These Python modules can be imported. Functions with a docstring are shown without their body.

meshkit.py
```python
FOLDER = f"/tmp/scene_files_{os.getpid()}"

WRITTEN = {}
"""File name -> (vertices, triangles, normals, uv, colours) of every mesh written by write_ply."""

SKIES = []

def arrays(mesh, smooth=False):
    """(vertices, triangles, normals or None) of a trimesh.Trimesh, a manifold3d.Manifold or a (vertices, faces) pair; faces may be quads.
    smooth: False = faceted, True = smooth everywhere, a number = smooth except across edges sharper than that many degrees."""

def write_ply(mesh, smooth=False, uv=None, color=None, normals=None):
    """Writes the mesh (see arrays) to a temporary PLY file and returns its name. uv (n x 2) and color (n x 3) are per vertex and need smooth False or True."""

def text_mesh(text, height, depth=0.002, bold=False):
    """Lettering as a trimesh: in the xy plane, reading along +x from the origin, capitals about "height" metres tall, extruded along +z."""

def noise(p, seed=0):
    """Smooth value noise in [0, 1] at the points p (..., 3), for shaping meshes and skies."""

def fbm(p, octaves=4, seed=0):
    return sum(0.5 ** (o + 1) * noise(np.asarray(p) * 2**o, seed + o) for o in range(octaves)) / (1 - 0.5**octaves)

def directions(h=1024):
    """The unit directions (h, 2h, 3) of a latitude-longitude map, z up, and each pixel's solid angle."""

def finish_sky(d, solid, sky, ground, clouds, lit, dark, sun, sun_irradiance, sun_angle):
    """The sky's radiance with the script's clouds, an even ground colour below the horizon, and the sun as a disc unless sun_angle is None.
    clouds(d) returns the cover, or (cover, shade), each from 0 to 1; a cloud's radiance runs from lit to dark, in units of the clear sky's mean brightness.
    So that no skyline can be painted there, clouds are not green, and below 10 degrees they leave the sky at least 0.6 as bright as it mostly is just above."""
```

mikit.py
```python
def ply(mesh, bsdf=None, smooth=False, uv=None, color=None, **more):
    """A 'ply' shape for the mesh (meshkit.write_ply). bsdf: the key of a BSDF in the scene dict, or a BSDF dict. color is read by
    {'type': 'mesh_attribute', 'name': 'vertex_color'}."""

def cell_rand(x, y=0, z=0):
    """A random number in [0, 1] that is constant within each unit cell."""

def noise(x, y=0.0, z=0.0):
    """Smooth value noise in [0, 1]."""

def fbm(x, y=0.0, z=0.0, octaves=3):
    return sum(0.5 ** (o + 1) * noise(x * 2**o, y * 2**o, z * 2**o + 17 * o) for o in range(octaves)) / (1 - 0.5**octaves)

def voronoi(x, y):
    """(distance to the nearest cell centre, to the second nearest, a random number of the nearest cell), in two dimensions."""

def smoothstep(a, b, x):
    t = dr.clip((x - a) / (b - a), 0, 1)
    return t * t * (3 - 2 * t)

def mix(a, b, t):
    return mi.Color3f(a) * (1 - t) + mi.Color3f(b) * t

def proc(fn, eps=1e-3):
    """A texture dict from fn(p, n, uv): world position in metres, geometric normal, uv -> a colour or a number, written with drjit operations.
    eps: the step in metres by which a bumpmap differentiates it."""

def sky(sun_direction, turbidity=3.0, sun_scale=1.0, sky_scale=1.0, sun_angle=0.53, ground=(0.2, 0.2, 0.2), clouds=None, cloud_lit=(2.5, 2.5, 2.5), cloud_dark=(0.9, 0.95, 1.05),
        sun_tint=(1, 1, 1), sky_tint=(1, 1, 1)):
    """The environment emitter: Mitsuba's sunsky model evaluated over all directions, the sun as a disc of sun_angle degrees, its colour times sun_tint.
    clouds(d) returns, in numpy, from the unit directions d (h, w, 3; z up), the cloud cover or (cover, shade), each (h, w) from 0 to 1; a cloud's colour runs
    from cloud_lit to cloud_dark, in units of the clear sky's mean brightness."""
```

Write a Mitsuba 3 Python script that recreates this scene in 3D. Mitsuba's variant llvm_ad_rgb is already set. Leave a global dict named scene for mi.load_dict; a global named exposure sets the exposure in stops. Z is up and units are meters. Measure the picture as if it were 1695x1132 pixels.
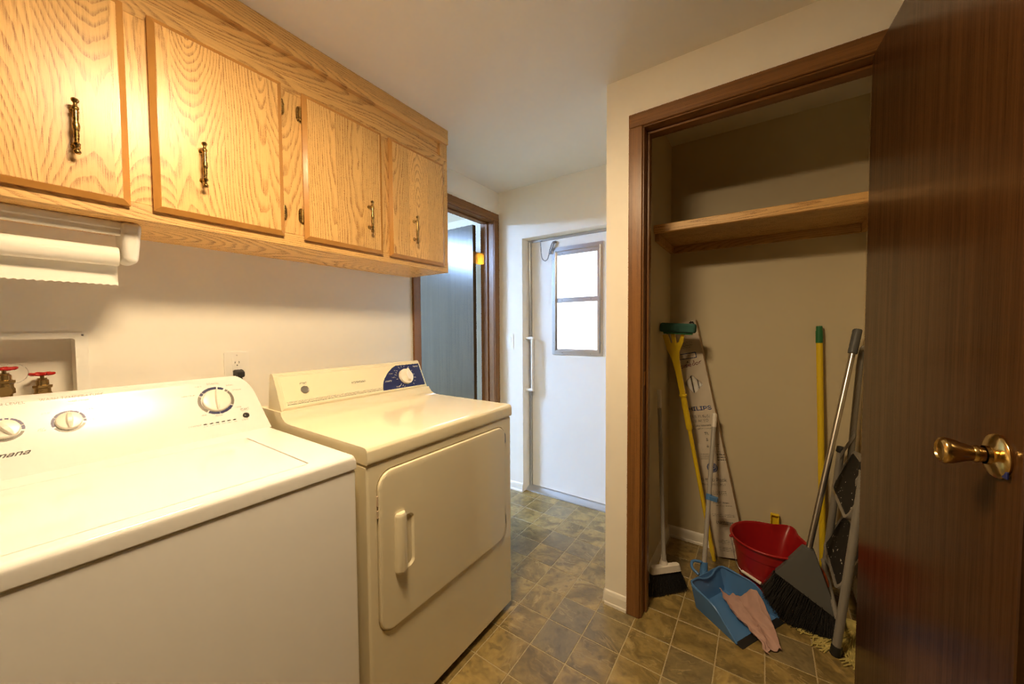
import math, random
import numpy as np
import trimesh
import drjit as dr
import mitsuba as mi
import mikit, meshkit
import manifold3d as m3
from shapely.geometry import Polygon
from mikit import noise, fbm, cell_rand, smoothstep, mix

random.seed(7)
rng = np.random.default_rng(7)
T = mi.ScalarTransform4f
scene, labels = {}, {}

# ------------------------------------------------------------------ camera
CAM = np.array([1.7000, -1.0254, 1.2430])
yaw, pit, rol, FPX = -0.6049, -0.0363, -0.0061, 600.57
_f = np.array([math.sin(yaw) * math.cos(pit), math.cos(yaw) * math.cos(pit), math.sin(pit)])
_r0 = np.array([math.cos(yaw), -math.sin(yaw), 0.0])
_u0 = np.cross(_r0, _f)
_up = -math.sin(rol) * _r0 + math.cos(rol) * _u0
scene['camera'] = {'type': 'perspective', 'fov': math.degrees(2 * math.atan(847.5 / FPX)), 'fov_axis': 'x', 'near_clip': 0.02, 'far_clip': 200.0,
                   'to_world': T().look_at(origin=CAM.tolist(), target=(CAM + _f).tolist(), up=_up.tolist())}
# ------------------------------------------------------------------ sky (overcast day outside the back door)
scene['sky'] = mikit.sky([0.3, 0.5, 0.8], turbidity=4.0, sun_scale=0.0, sky_scale=4.0, ground=(0.6, 0.6, 0.6), clouds=lambda d: np.full(d.shape[:2], 0.9),
                         cloud_lit=(2.3, 2.4, 2.55), cloud_dark=(1.6, 1.7, 1.9))
WARM = [35.0, 25.8, 15.2]      # glass bowl of the laundry room's ceiling lamp
COOL = [24.0, 38.0, 64.0]     # fluorescent lamp of the room behind the left doorway
exposure = 2.0


# ------------------------------------------------------------------ mesh helpers
def cat(*ms):
    return trimesh.util.concatenate(list(ms))


def hull(pts):
    return trimesh.Trimesh(np.asarray(pts, float)).convex_hull


def chbox(x0, x1, y0, y1, z0, z1, c=0.002):
    """box with chamfered edges"""
    c = min(c, 0.45 * min(x1 - x0, y1 - y0, z1 - z0))
    P = []
    for sx, X in ((1, x0), (-1, x1)):
        for sy, Y in ((1, y0), (-1, y1)):
            for sz, Z in ((1, z0), (-1, z1)):
                P += [(X, Y + sy * c, Z + sz * c), (X + sx * c, Y, Z + sz * c), (X + sx * c, Y + sy * c, Z)]
    return hull(P)


def rbox(x0, x1, y0, y1, z0, z1, r=0.01, n=4):
    """box with rounded edges"""
    r = min(r, 0.49 * min(x1 - x0, y1 - y0, z1 - z0))
    a = np.linspace(0, math.pi / 2, n)
    o = np.array([(math.cos(t) * math.cos(p), math.sin(t) * math.cos(p), math.sin(p)) for t in a for p in a]) * r
    P = []
    for sx, X in ((-1, x0 + r), (1, x1 - r)):
        for sy, Y in ((-1, y0 + r), (1, y1 - r)):
            for sz, Z in ((-1, z0 + r), (1, z1 - r)):
                P.append(o * [sx, sy, sz] + [X, Y, Z])
    return hull(np.vstack(P))


def box(x0, x1, y0, y1, z0, z1):
    return m3.Manifold.cube([x1 - x0, y1 - y0, z1 - z0]).translate([x0, y0, z0])


def man(t):
    return m3.Manifold(m3.Mesh(np.asarray(t.vertices, np.float32), np.asarray(t.faces, np.uint32)))


def tri(m):
    k = m.to_mesh()
    return trimesh.Trimesh(k.vert_properties[:, :3].astype(float), k.tri_verts, process=False)


def basis(d):
    d = np.asarray(d, float) / np.linalg.norm(d)
    a = np.cross(d, [0, 0, 1.0] if abs(d[2]) < 0.9 else [1.0, 0, 0])
    a /= np.linalg.norm(a)
    return a, np.cross(d, a), d


def sweep(pts, r, n=12, caps=True):
    p = np.asarray(pts, float)
    r = np.broadcast_to(r, (len(p),))
    t = np.gradient(p, axis=0)
    t /= np.linalg.norm(t, axis=1, keepdims=True)
    a = basis(t[0])[0]
    ang = np.arange(n) * 2 * math.pi / n
    V = []
    for i in range(len(p)):
        a = a - t[i] * (a @ t[i])
        a /= np.linalg.norm(a)
        b = np.cross(t[i], a)
        V.append(p[i] + r[i] * (np.cos(ang)[:, None] * a + np.sin(ang)[:, None] * b))
    V = np.vstack(V)
    F = []
    for i in range(len(p) - 1):
        for j in range(n):
            k = (j + 1) % n
            F += [(i * n + j, i * n + k, (i + 1) * n + k), (i * n + j, (i + 1) * n + k, (i + 1) * n + j)]
    if caps:
        V = np.vstack([V, p[0], p[-1]])
        c0, c1, e = len(V) - 2, len(V) - 1, (len(p) - 1) * n
        for j in range(n):
            k = (j + 1) % n
            F += [(c0, k, j), (c1, e + j, e + k)]
    return trimesh.Trimesh(V, F, process=False)


def cyl(p0, p1, r0, r1=None, n=24):
    p0, p1 = np.asarray(p0, float), np.asarray(p1, float)
    return sweep([p0, p0 + (p1 - p0) * 0.5, p1], [r0, (r0 + (r1 if r1 is not None else r0)) / 2, r1 if r1 is not None else r0], n)


def rod(p0, p1, r, n=20, e=0.25):
    """cylinder with rounded ends"""
    p0, p1 = np.asarray(p0, float), np.asarray(p1, float)
    d = (p1 - p0) / np.linalg.norm(p1 - p0)
    b = r * e
    return sweep([p0, p0 + d * b * 0.3, p0 + d * b, p1 - d * b, p1 - d * b * 0.3, p1], [r - b, r - 0.3 * b, r, r, r - 0.3 * b, r - b], n)


def spline(ctrl, n=40):
    from scipy.interpolate import CubicSpline
    c = np.asarray(ctrl, float)
    s = np.r_[0, np.cumsum(np.linalg.norm(np.diff(c, axis=0), axis=1))]
    return CubicSpline(s, c)(np.linspace(0, s[-1], n))


def fillet(pts, r, n=6):
    """polyline with rounded corners"""
    p = [np.asarray(q, float) for q in pts]
    out = [p[0]]
    for a, b, c in zip(p[:-2], p[1:-1], p[2:]):
        u, v = a - b, c - b
        k = min(r, 0.45 * np.linalg.norm(u), 0.45 * np.linalg.norm(v))
        A, C = b + u / np.linalg.norm(u) * k, b + v / np.linalg.norm(v) * k
        out += [(1 - t) ** 2 * A + 2 * t * (1 - t) * b + t * t * C for t in np.linspace(0, 1, n)]
    return np.array(out + [p[-1]])


def lathe(prof, o=(0, 0, 0), axis=(0, 0, 1), n=32):
    """profile of (r, h) turned about the axis through o"""
    o = np.asarray(o, float)
    a, b, d = basis(axis)
    ang = np.arange(n) * 2 * math.pi / n
    V, F = [], []
    for r, h in prof:
        V.append(o + d * h + max(r, 1e-5) * (np.cos(ang)[:, None] * a + np.sin(ang)[:, None] * b))
    for i in range(len(prof) - 1):
        for j in range(n):
            k = (j + 1) % n
            F += [(i * n + j, i * n + k, (i + 1) * n + k), (i * n + j, (i + 1) * n + k, (i + 1) * n + j)]
    return trimesh.Trimesh(np.vstack(V), F, process=False)


def place(m, o, ex, ey, ez):
    """mesh from local axes to the world"""
    M = np.eye(4)
    M[:3, 0], M[:3, 1], M[:3, 2], M[:3, 3] = ex, ey, ez, o
    q = m.copy()
    q.apply_transform(M)
    return q


def extrude(poly, h):
    return trimesh.creation.extrude_polygon(poly if isinstance(poly, Polygon) else Polygon(poly), h, engine='earcut')


def prism_y(xz, y0, y1):
    """XZ outline extruded along Y"""
    m = extrude([(x, z) for x, z in xz], y1 - y0)
    return place(m, (0, y1, 0), (1, 0, 0), (0, 0, 1), (0, -1, 0))


def rrect(w, h, r, n=6):
    """rounded rectangle outline around the origin"""
    P = []
    for cx, cy, a0 in ((w / 2 - r, h / 2 - r, 0), (-w / 2 + r, h / 2 - r, 90), (-w / 2 + r, -h / 2 + r, 180), (w / 2 - r, -h / 2 + r, 270)):
        for k in range(n + 1):
            t = math.radians(a0 + 90 * k / n)
            P.append((cx + r * math.cos(t), cy + r * math.sin(t)))
    return P


def annulus(r0, r1, a0, a1, depth):
    """ring sector, angles in degrees clockwise from the top"""
    t = np.radians(np.linspace(a0, a1, max(3, int(abs(a1 - a0) / 5) + 2)))
    o = [(r1 * math.sin(x), r1 * math.cos(x)) for x in t]
    i = [(r0 * math.sin(x), r0 * math.cos(x)) for x in t[::-1]]
    return extrude(o + i, depth)


def text(s, height, width=None, bold=False, depth=0.0004, slant=0.0, center=True):
    m = meshkit.text_mesh(s, height, depth, bold)
    if slant:
        m.vertices[:, 0] += slant * m.vertices[:, 1]
    b = m.bounds
    if width:
        m.vertices[:, 0] = (m.vertices[:, 0] - b[0][0]) * width / (b[1][0] - b[0][0])
        b = m.bounds
    if center:
        m.vertices[:, 0] -= (b[0][0] + b[1][0]) / 2
    return m


# ------------------------------------------------------------------ scene helpers
def add(key, mesh, mat, smooth=35, label=None, cat_=None, group=None, kind=None, **kw):
    k, n = key, 0
    while k in scene:
        n += 1
        k = f'{key}_{n:03d}'
    scene[k] = mikit.ply(mesh, mat, smooth, **kw)
    tag(k, label, cat_, group, kind)
    return k


def tag(k, label=None, cat_=None, group=None, kind=None):
    d = {n: v for n, v in (('label', label), ('category', cat_), ('group', group), ('kind', kind)) if v}
    if d:
        labels[k] = d
    return k


_roots = {}


def thing(name, label, cat_, group=None, kind=None):
    n = _roots.get(name, 0)
    _roots[name] = n + 1
    k = name if n == 0 else f'{name}_{n:03d}'
    return tag(k, label, cat_, group, kind)


# ------------------------------------------------------------------ materials
def rgb(*c):
    return {'type': 'rgb', 'value': list(c)}


def mat(name, color, rough=0.5, metallic=0.0, spec=0.5, bump=None, bscale=0.001, two=True, **kw):
    b = {'type': 'principled', 'base_color': color if isinstance(color, dict) else rgb(*color), 'roughness': rough if not callable(rough) else mikit.proc(rough),
         'metallic': metallic, 'specular': spec, **kw}
    if bump is not None:
        b = {'type': 'bumpmap', 'arbitrary': mikit.proc(bump, 5e-4), 'scale': bscale, 'bsdf': b}
    scene[name] = {'type': 'twosided', 'bsdf': b} if two else b
    return name


def orange_peel(p, n, uv):
    return smoothstep(0.35, 0.75, noise(p.x * 150, p.y * 150, p.z * 150)) * 0.6 + 0.4 * noise(p.x * 420, p.y * 420, p.z * 420)


mat('paint', (0.78, 0.745, 0.665), 0.55, bump=orange_peel, bscale=0.0005)
mat('shaded_closet_paint', (0.54, 0.47, 0.315), 0.6)  # cream wall colour darkened: the dimness of the closet is painted in
mat('ceiling_paint', (0.70, 0.675, 0.62), 0.7, bump=orange_peel, bscale=0.0013)
mat('trim_white', (0.74, 0.71, 0.63), 0.4)


def oak_fn(across, along, tone=1.0, light=(0.66, 0.405, 0.150), dark=(0.31, 0.135, 0.034)):
    def fn(p, n, uv):
        u0, v = across(p), along(p)
        u = u0 + 0.010 * (noise(v * 0.8, 3.1, u0 * 0.6) - 0.5)
        b = dr.floor(u / 0.118)
        r1, r2, r3 = cell_rand(b, 5), cell_rand(b, 9), cell_rand(b, 13)
        uc = u - (b + 0.5) * 0.118 + (r1 - 0.5) * 0.12
        vv = v + r2 * 5.0
        h = 0.005 + 0.115 * dr.abs(2.0 * noise(vv * 1.35, r3 * 9.0) - 0.95) + 0.004 * noise(vv * 11.0, 4.0)
        w = fbm(u * 20.0, vv * 4.0, r3 * 7.0) - 0.5
        w2 = fbm(u * 75.0, vv * 22.0, 3.0 + r3) - 0.5
        R = dr.sqrt(uc * uc + h * h) + 0.014 * w + 0.0035 * w2
        s = R * 135.0
        s = s - dr.floor(s)
        line = smoothstep(0.35, 0.88, s) * (1.0 - smoothstep(0.90, 1.0, s))
        pores = smoothstep(0.50, 0.80, noise(u * 1300.0, v * 38.0))
        fine = noise(u * 360.0, v * 7.0)
        tint = noise(u * 11.0, v * 2.0, r2)
        col = mix(light, dark, dr.clip(line * (0.38 + 0.42 * pores) + 0.20 * (fine - 0.5) + 0.16 * pores + 0.14 * (tint - 0.5), 0, 1))
        return col * ((0.90 + 0.22 * r3) * tone)
    return fn


OAKV = oak_fn(lambda p: p.y, lambda p: p.z)
OAKH = oak_fn(lambda p: p.z + 0.37 * p.x, lambda p: p.y)
OAKX = oak_fn(lambda p: p.z * 0.9 + p.y, lambda p: p.x, 0.72)
mat('oak_upright', mikit.proc(OAKV), 0.33, spec=0.5)
mat('oak_level', mikit.proc(OAKH), 0.35, spec=0.5)
mat('oak_shelf_shaded', mikit.proc(OAKX), 0.5, spec=0.4)  # darker copy of the oak, shade under the shelf put into the tone
mat('oak_shelf_front_lit', mikit.proc(oak_fn(lambda p: p.z + 0.305, lambda p: p.x, 1.1)), 0.45, spec=0.4)  # lighter copy of the oak, light on the front edge put into the tone
mat('oak_edge', mikit.proc(lambda p, n, uv: mix((0.50, 0.25, 0.065), (0.40, 0.18, 0.04), fbm(p.y * 30, p.z * 8, p.x * 30))), 0.2)


def stain_fn(across, along, a, b, k=1.0):
    def fn(p, n, uv):
        u, v = across(p), along(p)
        s = 0.55 * fbm(u * 70, v * 1.6, 2.0) + 0.3 * noise(u * 420, v * 5.0, 1.0) + 0.15 * smoothstep(0.55, 0.8, noise(u * 1500, v * 30.0, 4.0))
        return mix(a, b, dr.clip((s - 0.25) * 1.9, 0, 1)) * k
    return fn


mat('stained_door', mikit.proc(stain_fn(lambda p: p.y + 0.3 * p.x, lambda p: p.z, (0.048, 0.0185, 0.0050), (0.024, 0.0090, 0.0026))), 0.22, spec=0.5)
mat('stained_trim', mikit.proc(stain_fn(lambda p: p.x + p.y, lambda p: p.z, (0.215, 0.092, 0.024), (0.120, 0.048, 0.012))), 0.35, spec=0.5)
mat('stained_head', mikit.proc(stain_fn(lambda p: p.z * 1.0, lambda p: p.x + p.y, (0.215, 0.092, 0.024), (0.120, 0.048, 0.012))), 0.35, spec=0.5)
mat('walnut_door', mikit.proc(stain_fn(lambda p: p.x, lambda p: p.z, (0.062, 0.045, 0.025), (0.036, 0.026, 0.0145))), 0.22, spec=0.6)

TS = 0.1524
TX0, TY0 = 0.963, 0.0      # a joint crossing of the tile grid


def slate(p, n, uv):
    i, j = dr.floor((p.x - TX0) / TS), dr.floor((p.y - TY0) / TS)
    r1, r2, r3 = cell_rand(i, j, 1), cell_rand(i, j, 2), cell_rand(i, j, 3)
    a = r1 * 6.2832
    x, y = p.x * dr.cos(a) + p.y * dr.sin(a), p.y * dr.cos(a) - p.x * dr.sin(a)
    x, y = x + r2 * 7.0, y + r3 * 5.0
    w = fbm(x * 14, y * 14, 1.0, 3)
    big = fbm(x * 10 + 2.2 * w, y * 22 + 2.2 * w, 5.0, 4)
    vein = 1.0 - dr.abs(2.0 * fbm(x * 16 + 2.5 * w, y * 42, 9.0, 3) - 1.0) * 3.2
    c = mix((0.152, 0.106, 0.036), (0.300, 0.212, 0.072), smoothstep(0.22, 0.78, big))
    c = mix(c, mi.Color3f(0.165, 0.138, 0.084), smoothstep(0.68, 1.0, r2) * 0.6)
    c = mix(c, mi.Color3f(0.37, 0.275, 0.125), smoothstep(0.60, 1.0, vein) * smoothstep(0.48, 0.64, w) * 0.5)
    c = mix(c, mi.Color3f(0.105, 0.074, 0.032), smoothstep(0.60, 0.82, fbm(x * 34, y * 34, 3.0)) * 0.5)
    c = c * (0.86 + 0.28 * fbm(x * 70, y * 120, 2.0, 3))
    return c * (0.86 + 0.28 * r3)


mat('slate_tile', mikit.proc(slate), 0.34, spec=0.45, bump=lambda p, n, uv: fbm(p.x * 60, p.y * 60, 0.0, 3), bscale=0.0006)
mat('grout', (0.36, 0.285, 0.150), 0.55)
mat('low_bounce_panelling', mikit.proc(stain_fn(lambda p: p.x + p.y, lambda p: p.z, (0.16, 0.085, 0.035), (0.09, 0.045, 0.018))), 0.5)  # invented dark wood for the unseen walls, keeps bounce light low
mat('washer_white', (0.82, 0.81, 0.78), 0.07, spec=0.55)
mat('washer_plastic', (0.83, 0.82, 0.79), 0.24, spec=0.5)
mat('dryer_almond', (0.74, 0.67, 0.48), 0.06, spec=0.55)
mat('dryer_face', (0.78, 0.71, 0.50), 0.3)
mat('knob_white', (0.80, 0.77, 0.68), 0.3)
mat('navy', (0.012, 0.016, 0.085), 0.3)
mat('print_gray', (0.10, 0.095, 0.085), 0.5)
mat('print_soft', (0.40, 0.36, 0.32), 0.5)
mat('print_pale', (0.55, 0.52, 0.48), 0.5)
mat('button_gray', (0.17, 0.155, 0.13), 0.3)
mat('button_dark', (0.035, 0.035, 0.035), 0.15)
mat('black_rubber', (0.012, 0.012, 0.012), 0.5)
mat('black_plastic', (0.015, 0.015, 0.015), 0.25)
mat('dark_gap', (0.012, 0.010, 0.008), 0.8)
mat('white_plastic', (0.78, 0.76, 0.70), 0.3)
mat('holder_plastic', (0.70, 0.68, 0.63), 0.35)
mat('paper', (0.82, 0.79, 0.72), 0.85, spec=0.1, bump=lambda p, n, uv: noise(p.x * 900, p.y * 900, p.z * 900), bscale=0.0003)
mat('brass', (0.62, 0.43, 0.16), 0.18, metallic=1.0)
mat('antique_brass', mikit.proc(lambda p, n, uv: mix((0.46, 0.31, 0.11), (0.12, 0.075, 0.025), smoothstep(0.4, 0.7, fbm(p.x * 300, p.y * 300, p.z * 300)))), 0.28, metallic=1.0)
mat('valve_brass', (0.40, 0.28, 0.12), 0.35, metallic=1.0)
mat('valve_red', (0.42, 0.015, 0.012), 0.3)
mat('aluminium', (0.60, 0.62, 0.66), 0.30, metallic=1.0)
mat('steel', (0.64, 0.61, 0.57), 0.32, metallic=1.0)
mat('chrome_dark', (0.30, 0.30, 0.32), 0.25, metallic=1.0)


def grain_bump(p, n, uv):
    return smoothstep(0.3, 0.8, fbm(p.x * 130 + 3.0 * noise(p.x * 9, p.z * 3), p.z * 9, 0.0, 3))


mat('door_white', (0.76, 0.76, 0.74), 0.4, bump=grain_bump, bscale=0.0011)
scene['glass_pane'] = {'type': 'thindielectric', 'int_ior': 1.5}
mat('red_plastic', (0.31, 0.010, 0.011), 0.28, spec=0.5)
mat('blue_plastic', (0.065, 0.175, 0.39), 0.35, spec=0.5)
mat('yellow_plastic', (0.72, 0.52, 0.02), 0.32)
mat('green_plastic', (0.02, 0.14, 0.05), 0.35)
mat('green_sponge', (0.045, 0.120, 0.100), 0.9, spec=0.1, bump=lambda p, n, uv: noise(p.x * 500, p.y * 500, p.z * 500), bscale=0.0015)
mat('grey_pole', (0.33, 0.31, 0.28), 0.35)
mat('pale_cap', (0.66, 0.62, 0.55), 0.4)
mat('broom_grey', (0.085, 0.088, 0.086), 0.5)
mat('bristle', (0.017, 0.016, 0.016), 0.3)
mat('carton', mikit.proc(lambda p, n, uv: mix((0.60, 0.535, 0.445), (0.52, 0.46, 0.375), fbm(p.x * 20, p.y * 20, p.z * 9))), 0.75, spec=0.15)
mat('carton_edge', (0.40, 0.31, 0.21), 0.8, spec=0.1)
mat('tube_glass', (0.80, 0.80, 0.78), 0.25)
mat('print_blue', (0.02, 0.045, 0.16), 0.6)
mat('print_black', (0.06, 0.055, 0.055), 0.6)
mat('marker_red', (0.14, 0.02, 0.02), 0.6)
mat('pink_cloth', (0.46, 0.30, 0.255), 0.95, spec=0.05, bump=lambda p, n, uv: noise(p.x * 900, p.y * 500, p.z * 500), bscale=0.0012)
mat('mop_cotton', mikit.proc(lambda p, n, uv: mix((0.56, 0.46, 0.16), (0.30, 0.25, 0.08), noise(p.x * 90, p.y * 90, p.z * 90))), 0.95, spec=0.05)
mat('stool_grey', (0.215, 0.20, 0.175), 0.35)
mat('tread_black', mikit.proc(lambda p, n, uv: mix((0.020, 0.018, 0.016), (0.45, 0.43, 0.40), smoothstep(0.87, 0.92, noise(p.x * 95, p.y * 95, p.z * 95)))), 0.75, spec=0.2)
mat('orange_plastic', (0.50, 0.10, 0.03), 0.4)

# ------------------------------------------------------------------ setting
H = 2.29
YC, YE = 0.53, 1.262       # front face of the closet wall, face of the end wall
w = box(-0.11, 0, -4.5, 1.65, 0, H) - box(-0.2, 0.1, 0.449, 1.200, -0.1, 2.073) - box(-0.095, 0.1, -1.10, -0.871, 0.97, 1.227)
add('wall_left', tri(w), 'paint', False, 'cream wall behind the washer, dryer and wall cabinet', 'wall', kind='structure')
w = box(-0.0005, 1.19, YE, YE + 0.13, 0, H) - box(0.215, 1.015, 1.0, 1.6, -0.1, 1.912)
add('wall_back', tri(w), 'paint', False, 'cream end wall around the white back door', 'wall', kind='structure')
w = box(1.13, 3.65, YC, YC + 0.11, 0, H) - box(1.272, 2.007, 0.3, 0.8, -0.1, 2.077)
add('wall_closet_front', tri(w), 'paint', False, 'cream wall around the closet opening', 'wall', kind='structure')
add('wall_closet_left', tri(box(1.13, 1.19, YC + 0.1099, YE + 0.0005, 0, H)), 'paint', False, 'cream wall on the right of the hall', 'wall', kind='structure')
add('wall_closet_inner_left', tri(box(1.1901, 1.25, YC + 0.1099, YE + 0.0005, 0, H)), 'shaded_closet_paint', False, 'left inside wall of the closet, cream darkened with shade put into the colour', 'wall', kind='structure')
add('wall_closet_back', tri(box(1.1901, 2.20, YE, YE + 0.13, 0, H)), 'shaded_closet_paint', False, 'back wall of the closet, cream darkened with shade put into the colour', 'wall', kind='structure')
add('wall_closet_right', tri(box(2.08, 2.20, YC + 0.1099, YE + 0.0005, 0, H)), 'shaded_closet_paint', False, 'right inside wall of the closet, cream darkened with shade put into the colour', 'wall', kind='structure')
add('wall_right', tri(box(3.6, 3.7, -4.5, YC + 0.11, 0, H)), 'low_bounce_panelling', False, 'unseen wall to the right, with invented dark brown boards to cut bounce light', 'wall', kind='structure')
add('wall_near', tri(box(-0.11, 3.7, -4.6, -4.5, 0, H)), 'low_bounce_panelling', False, 'unseen wall set far behind the camera, with invented dark brown boards to cut bounce light', 'wall', kind='structure')
add('wall_other_room_left', tri(box(-3.4, -3.3, -1.9, 1.65, 0, H)), 'paint', False, 'far wall of the room behind the left doorway', 'wall', kind='structure')
add('wall_other_room_near', tri(box(-3.3, -0.11, -1.9, -1.8, 0, H)), 'paint', False, 'near wall of the room behind the left doorway', 'wall', kind='structure')
add('wall_other_room_back', tri(box(-3.4, 0.0, 1.60, 1.70, 0, H)), 'paint', False, 'back wall of the room behind the left doorway', 'wall', kind='structure')
add('ceiling', tri(box(-3.4, 3.7, -4.6, 2.3, H, H + 0.1)), 'ceiling_paint', False, 'textured off-white ceiling', 'ceiling', kind='structure')

# floor: grout-coloured bed with one piece per printed tile
add('floor', tri(box(-3.4, 3.7, -4.6, 2.3, -0.1, -0.0012)), 'grout', False, 'slate-look tile floor with pale joints', 'floor', kind='structure')


def project(P):
    d = np.asarray(P, float) - CAM
    u = np.cross(_r0, _f)
    r = math.cos(rol) * _r0 + math.sin(rol) * u
    z = d @ _f
    return (847.5 + FPX * (d @ r) / z, 566 - FPX * (d @ _up) / z, z)


def tile_mesh(i, j, wob):
    g = 0.0023
    x0, y0 = TX0 + i * TS, TY0 + j * TS
    P = []
    for dx, dy in ((0, 0), (1, 0), (1, 1), (0, 1)):
        X, Y = x0 + (g if dx == 0 else TS - g), y0 + (g if dy == 0 else TS - g)
        k = 0.0006
        P += [(X, Y, -0.0015), (X, Y, -k), (X + (k if dx == 0 else -k), Y + (k if dy == 0 else -k), 0.0)]
    return hull(P)


rest = []
for i in range(-7, 14):
    for j in range(-17, 10):
        cx, cy = TX0 + (i + 0.5) * TS, TY0 + (j + 0.5) * TS
        m = tile_mesh(i, j, 0)
        x, y, z = project((cx, cy, 0))
        seen = z > 0.1 and -60 < x < 1760 and y < 1230
        under = (cx < 0.74 and cy < 0.19) or (cy > 1.41) or (cx > 2.13 and cy > 0.6) or cx < 0.02 or cx > 2.25
        if seen and not under and cy > -0.45:
            add('floor__tile', m, 'slate_tile', False)
        else:
            rest.append(m)
add('floor__tile_field', cat(*rest), 'slate_tile', False, kind='stuff')


def baseboard(key, pts, label):
    """ogee board along a polyline of wall-face points; the room lies to the left of the direction of travel"""
    prof = [(0, 0), (0.013, 0), (0.013, 0.012), (0.010, 0.016), (0.010, 0.046), (0.0075, 0.052), (0.0065, 0.058), (0.003, 0.064), (0, 0.066)]
    parts = []
    for a, b in zip(pts[:-1], pts[1:]):
        a, b = np.array([*a, 0.0]), np.array([*b, 0.0])
        d = (b - a) / np.linalg.norm(b - a)
        nrm = np.array([-d[1], d[0], 0])
        m = extrude(prof, np.linalg.norm(b - a))
        parts.append(place(m, a, nrm, (0, 0, 1), d) if np.cross(nrm, [0, 0, 1]) @ d > 0 else place(m, b, nrm, (0, 0, 1), -d))
    add(key, cat(*parts), 'trim_white', 30, label, 'baseboard', kind='structure')


baseboard('baseboard_back', [(0.215, YE), (0.0, YE)], 'white baseboard left of the back door')
baseboard('baseboard_closet_front', [(1.2285, YC), (1.130, YC), (1.130, YE)], 'white baseboard at the foot of the wall beside the closet')
baseboard('baseboard_closet_inside', [(1.25, 0.66), (1.25, YE), (2.08, YE), (2.08, 0.66)][::-1], 'white baseboard inside the closet')

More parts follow.
